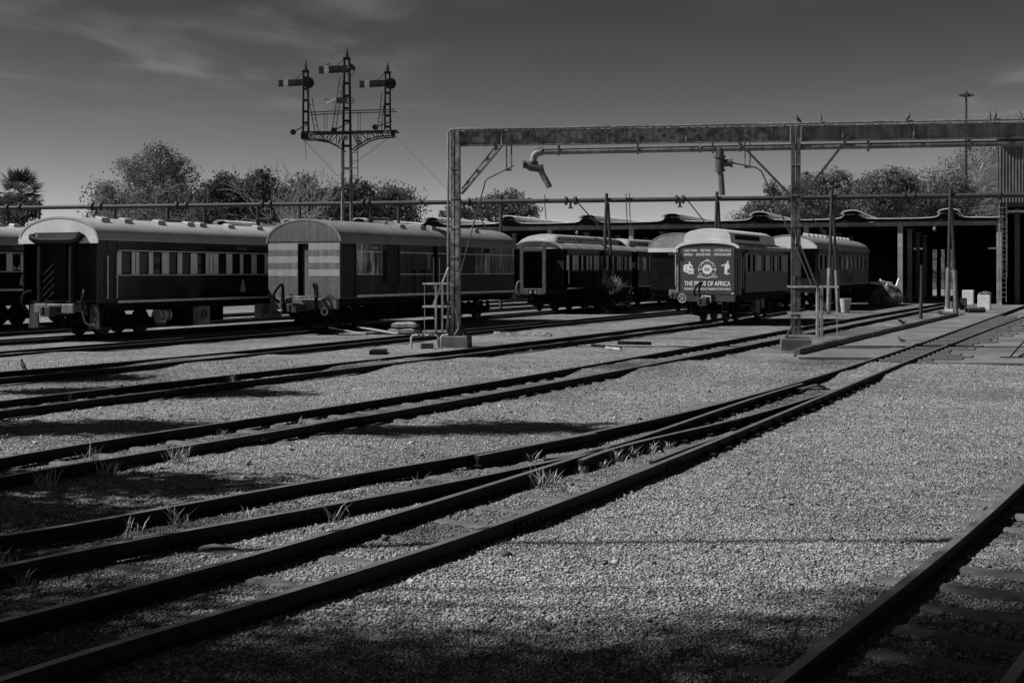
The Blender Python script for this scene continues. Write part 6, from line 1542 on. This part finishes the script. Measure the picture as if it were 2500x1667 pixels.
# fan palm at the left edge
def fan_palm(label, loc, h, n_f, fl, seed, name='fan_palm', trunk=.2, mat=lfDark, drop=.6):
    rng = np.random.default_rng(seed); t = thing(name, label, 'palm', loc)
    m = MB(); m.tube([(0, 0, 0), (.1, 0, h*.5), (.05, 0, h)], [trunk*1.2, trunk, trunk*.8], 8); m.build('trunk', barkM, t, True)
    for k in range(n_f):
        az = rng.random()*6.28; e = rng.uniform(-drop, 1.35); d_ = Vector((math.cos(az)*math.cos(e), math.sin(az)*math.cos(e), math.sin(e)))
        base = Vector((.05, 0, h)); stem = fl*rng.uniform(.45, .6); hub = base+d_*stem; sd = d_.cross(Vector((0, 0, 1))); sd = sd.normalized() if sd.length > .01 else Vector((1, 0, 0)); upv = sd.cross(d_)
        m = MB(); m.bar(base, hub, .03, .03)
        for q in range(13):
            a = (q-6)/6*1.75; ld = (d_*math.cos(a)+sd*math.sin(a)).normalized(); tip = hub+ld*fl*.5*(1-.18*abs(q-6)/6)-Vector((0, 0, .12*fl*abs(q-6)/6)); w_ = (ld.cross(upv)).normalized()*.035*fl
            mid = hub.lerp(tip, .55); m.add([hub, mid+w_, tip, mid-w_, mid+upv*.01], [(0, 1, 4), (1, 2, 4), (2, 3, 4), (3, 0, 4)])
        m.build('frond', mat, t)
    return t
fan_palm('fan palm with drooping skirt at the left edge of the sky', (TX(48, 112), 112, 0), TZ(470, 112), 64, 2.35, 30, drop=1.1)
ptree('broadleaf_tree', 'bushy dark tree below the fan palm at left', 30, 108, [(10, 500, 45, 30), (60, 510, 35, 30), (30, 530, 60, 25)], lfMid, 31, n=7000, leaf=.125, clump=.5)
fan_palm('spiky palm bush growing round the pipeline post', G(1475, 765), .35, 60, 1.75, 32, 'palm_bush', .2, lfDark, .15)

# hillside with scrub on the right, low hills at left
hv = []; hf = []; nx_, ny_ = 40, 14
for j in range(ny_):
    for i in range(nx_):
        X = 20+i*6.0; Z = 185+j*14; px = 1250+X/Z*FOC
        yt = float(np.interp(px, [1780, 1850, 2000, 2130, 2240, 2330, 2420, 2600], [560, 522, 478, 462, 455, 422, 368, 315])); zr = min(Z, 255); h = max(0, CZ+(HY-yt)*255/FOC)*min(1, j/5)**.8+.8*math.sin(i*.9+j)*min(1, j/3)
        hv.append((X, Z, max(-.5, h-.6)))
for j in range(ny_-1):
    for i in range(nx_-1): a = j*nx_+i; hf.append((a, a+1, a+nx_+1, a+nx_))
m = MB(); m.add(hv, hf); hill = m.build('hillside', M('hill_soil', .045, .9, 0, .5, .5, .6, 1.5), None, True); tag(hill, None, None, kind='structure')
rng = np.random.default_rng(41); hva = np.array(hv); sel = hva[(hva[:, 2] > .2)]
cen = sel[rng.integers(0, len(sel), 5200)]+rng.normal(size=(5200, 3))*np.array([2.5, 5, .3]); cen[:, 2] += 1.4
cen = cen[(cen[:, 0]/cen[:, 1]*FOC+1250 > 1780) & (cen[:, 0]/cen[:, 1]*FOC+1250 < 2700)]; q = np.repeat(cen, 45, 0)+rng.normal(size=(len(cen)*45, 3))*np.array([1.0, 1.0, .65])
o = bpy.data.objects.new('hillside_scrub', leaf_mesh('hillside_scrub', q, .17, leafmat('leaf_scrub', .085), rng)); COL.objects.link(o); tag(o, 'dense scrub and bushes covering the hillside at right', 'bushes', kind='stuff')
for i, (px, Z, h) in enumerate(((2230, 190, 7), (2262, 196, 7.5), (2300, 205, 8), (2345, 215, 8), (2385, 222, 9), (2250, 178, 6.5), (2320, 188, 7))):
    X = TX(px, Z); k = int(np.argmin((hva[:, 0]-X)**2+(hva[:, 1]-Z)**2)); z = max(0, hva[k, 2])
    tree('bare_tree', ['pale bare tree low at the left of the scrubby hillside', 'pale bare tree second from left on the scrubby hillside', 'pale bare tree in the middle of the scrubby hillside', 'pale bare tree left of the floodlight mast on the hillside', 'pale bare tree nearest the tall workshop on the hillside', 'low bare tree in front of the hillside foot', 'low bare tree under the hillside middle'][i], (X, Z, z), h, [], lfHill, 50+i, n=700, leaf=.16, clump=.35, bare=True, depth=3, trunk=.16, bark=barkPaleM, group='bare trees on the hillside')
hv = []; hf = []
for j in range(4):
    for i in range(60):
        X = -420+i*14; Z = 620+j*60; hv.append((X, Z, (13+9*math.sin(i*.22+.6)+4*math.sin(i*.61))*min(1, j/1.5)-1 if j < 3 else -1))
for j in range(3):
    for i in range(59): a = j*60+i; hf.append((a, a+1, a+61, a+60))
m = MB(); m.add(hv, hf); o = m.build('far_hills', M('far_hill', .16, .9, 0, .2, .02), None, True); tag(o, None, None, kind='structure')
# high mast floodlight far behind
Z = 210; t = thing('floodlight_mast', 'tall floodlight mast rising far behind the hillside', 'light mast', (TX(2356, Z), Z, 0))
m = MB(); m.tube([(0, 0, 0), (.2, 0, TZ(230, Z))], [.38, .16], 10); m.build('pole', steelDarkM, t, True)
m = MB(); zt_ = TZ(232, Z); m.ring((.2, 0, zt_), (0, 0, 1), .9, .06, 16, 5); m.tube([(.2, 0, zt_-.2), (.2, 0, zt_+.5)], .25, 8); m.build('head_ring', steelDarkM, t)
for k in range(8):
    a = k*math.pi/4; m = MB(); m.bar((.2+.5*math.cos(a), .5*math.sin(a), zt_+.1), (.2+1.15*math.cos(a), 1.15*math.sin(a), zt_-.12), .4, .22); m.build('lamp', steelDarkM, t)

# trees and pole standing left of the picture: their shade falls across the yard, the last two trees are added
def shade_tree(label, X, Z, lob, seed, n, leaf=.10, clump=.5, shell=.2):
    L_ = [(a-X, b-Z, c, d_, e, f_) for a, b, c, d_, e, f_ in lob]
    return tree('shade_tree', label, (X, Z, 0), max(l[2]+l[5] for l in L_), L_, lfDark, seed, n=n, leaf=leaf, clump=clump, shell=shell, trunk=.085)
T_ = math.tan(SUN_EL)
def sh_lobe(X, Z, tx, rx, rz, ry): return (tx, Z+(tx-X)*LIGHT.y/LIGHT.x, (X-tx)*T_, rx, rz, ry)   # crown that throws its shade on (X, Z)
shade_tree('tree left of the picture shading the ground between the middle tracks', -15, 18.2, [sh_lobe(.2, 18.3, -13.0, 1.0, .75, 1.1), sh_lobe(-1.6, 18.0, -14, .8, .45, .8), sh_lobe(-5.6, 18.4, -14.5, 1.2, .9, 1.2), sh_lobe(-7.4, 18.0, -15.2, 1.3, 1.0, 1.3)], 61, 11000)
shade_tree('tree left of the picture shading the second track', -17, 24, [sh_lobe(-5.2, 23.6, -15.5, 1.4, .8, .9), sh_lobe(-8.8, 26.8, -17, 1.4, .9, 1.2), sh_lobe(-7.8, 24.0, -16.5, 1.2, .6, 1.0)], 62, 9000)
shade_tree('tree left of the picture shading the ground in front of the sleepered track', -13, 13.8, [sh_lobe(-3.4, 13.3, -12.0, 1.0, .55, .9), sh_lobe(-4.7, 13.6, -12.5, 1.2, .8, .9), sh_lobe(-5.0, 12.0, -12.8, 1.1, .6, .9), sh_lobe(-4.1, 11.6, -12.6, .9, .35, .6)], 63, 5200)
shade_tree('big unseen tree added left of the picture to darken the foreground', -12, 6.2, [sh_lobe(-3.6, 7.2, -11, 1.6, 1.0, 1.6), sh_lobe(-1.4, 6.3, -11.5, 1.6, .9, 1.6), sh_lobe(.8, 6.1, -12, 1.6, .9, 1.6), sh_lobe(3.0, 6.3, -12, 1.7, .9, 1.7), sh_lobe(4.6, 7.0, -12.5, 1.5, 1.0, 1.4), sh_lobe(3.4, 7.2, -12.5, 1.0, .7, 1.0)], 64, 32000, .08, .55)  # added out of view, crown shaped to darken the bottom edge
shade_tree('thin-leaved unseen tree added left of the picture to dapple the foreground', -13.5, 8.6, [sh_lobe(-3.2, 8.4, -12, 1.5, 1.0, 1.5), sh_lobe(-1.2, 7.4, -12.5, 1.6, .8, 1.6), sh_lobe(1.0, 7.2, -12.5, 1.6, .8, 1.6), sh_lobe(3.2, 8.0, -13, 1.6, 1.1, 1.6), sh_lobe(4.4, 8.9, -13, 1.2, .9, 1.2), sh_lobe(-3.6, 10.0, -12.5, .9, .8, 1.2), sh_lobe(-4.2, 11.2, -12.5, .9, .6, 1.0)], 65, 22000, .06, .7)  # also added out of view, sparse leaves let that darkening fade out
t = thing('lamp_post', 'slim pole left of the picture whose shadow lies across the ballast', 'pole', (-10.2, 9.55, 0))
m = MB(); m.tube([(0, 0, 0), (.05, .05, 5), (.0, .12, 10.6), (.12, .05, 15.4)], [.085, .075, .06, .045], 8); m.build('pole', steelDarkM, t, True)
m = MB(); m.bar((.12, .05, 15.4), (.6, .05, 15.5), .18, .1); m.build('lamp_head', steelDarkM, t)

# ------------------------------------------------------------------ weeds between the rails
def tuft(px, py, label, hgt, n, seed):
    p = gz(G(px, py, .02)); t = thing('grass_tuft', label, 'weeds', p, 0, 'dry weeds along the rails'); rng = np.random.default_rng(seed); m = MB()
    for k in range(n):
        a = rng.random()*6.28; ln = hgt*rng.uniform(.4, 1.1); b_ = Vector((rng.normal()*hgt*.22, rng.normal()*hgt*.12, 0)); d_ = Vector((math.cos(a)*.6, math.sin(a)*.4, 1)).normalized(); e = Vector((math.cos(a), math.sin(a), 0))
        mid = b_+d_*ln*.55; tip = mid+(d_+e*.5).normalized()*ln*.45; w_ = Vector((-math.sin(a), math.cos(a), 0))*.005
        if k % 4 == 0: w_ = Vector((.005, 0, 0))
        m.add([b_-w_, b_+w_, mid+w_*.8, mid-w_*.8, tip], [(0, 1, 2, 3), (3, 2, 4)])
    m.build('blades', dryM, t); return t
TU = [(213, 1121, .30, 16), (107, 1188, .28, 30), (268, 1157, .28, 26), (437, 1129, .30, 44), (565, 931, .25, 22), (165, 977, .18, 24), (445, 1283, .26, 22), (318, 1303, .2, 20), (10, 1372, .2, 22), (820, 1273, .26, 16), (1318, 1186, .24, 26), (1345, 1180, .2, 30), (1505, 1125, .22, 34), (1540, 1112, .2, 30), (1290, 1118, .18, 20), (1248, 862, .2, 22), (1292, 860, .15, 26), (1590, 1100, .18, 30), (1630, 1092, .15, 30), (1776, 1045, .2, 12), (1880, 1012, .18, 8), (545, 1060, .18, 12), (735, 1030, .16, 12), (1700, 790, .2, 20), (1750, 788, .18, 16), (925, 895, .16, 18), (820, 896, .14, 16), (150, 913, .12, 20), (1128, 925, .14, 8), (1020, 1178, .2, 5), (1735, 1098, .12, 12), (60, 1420, .14, 26), (240, 1345, .12, 24), (600, 1262, .13, 20), (700, 1330, .12, 14), (1420, 1150, .12, 34), (1470, 1140, .13, 30), (1560, 1128, .12, 26), (1380, 1200, .12, 18), (1660, 1070, .12, 22), (1830, 1020, .1, 14), (330, 1150, .13, 18), (640, 1080, .12, 14), (40, 1235, .13, 26), (480, 1320, .1, 20)]
WHERE = []
for i, (px, py, h, n) in enumerate(TU):
    near_ = 'in the near turnout' if py > 1000 and px < 900 and py > 1240 else ('along the sleepered track' if py > 1000 and px < 800 else ('round the crossing nose' if py > 1000 else 'along the farther rails'))
    WHERE.append((near_, px, py, h, n, 100+i))
ORD = ['leftmost', 'second', 'third', 'fourth', 'fifth', 'sixth', 'seventh', 'eighth', 'ninth', 'tenth', 'eleventh', 'twelfth', 'thirteenth', 'fourteenth', 'fifteenth', 'sixteenth', 'seventeenth', 'eighteenth', 'nineteenth', 'twentieth']
for w_ in sorted(set(a[0] for a in WHERE)):
    for k, a in enumerate(sorted([a for a in WHERE if a[0] == w_], key=lambda a: a[1])):
        tuft(a[1], a[2], ('leftmost dry grass tuft ' if k == 0 else ORD[k]+' dry grass tuft from the left ')+w_, a[3], a[4], a[5])
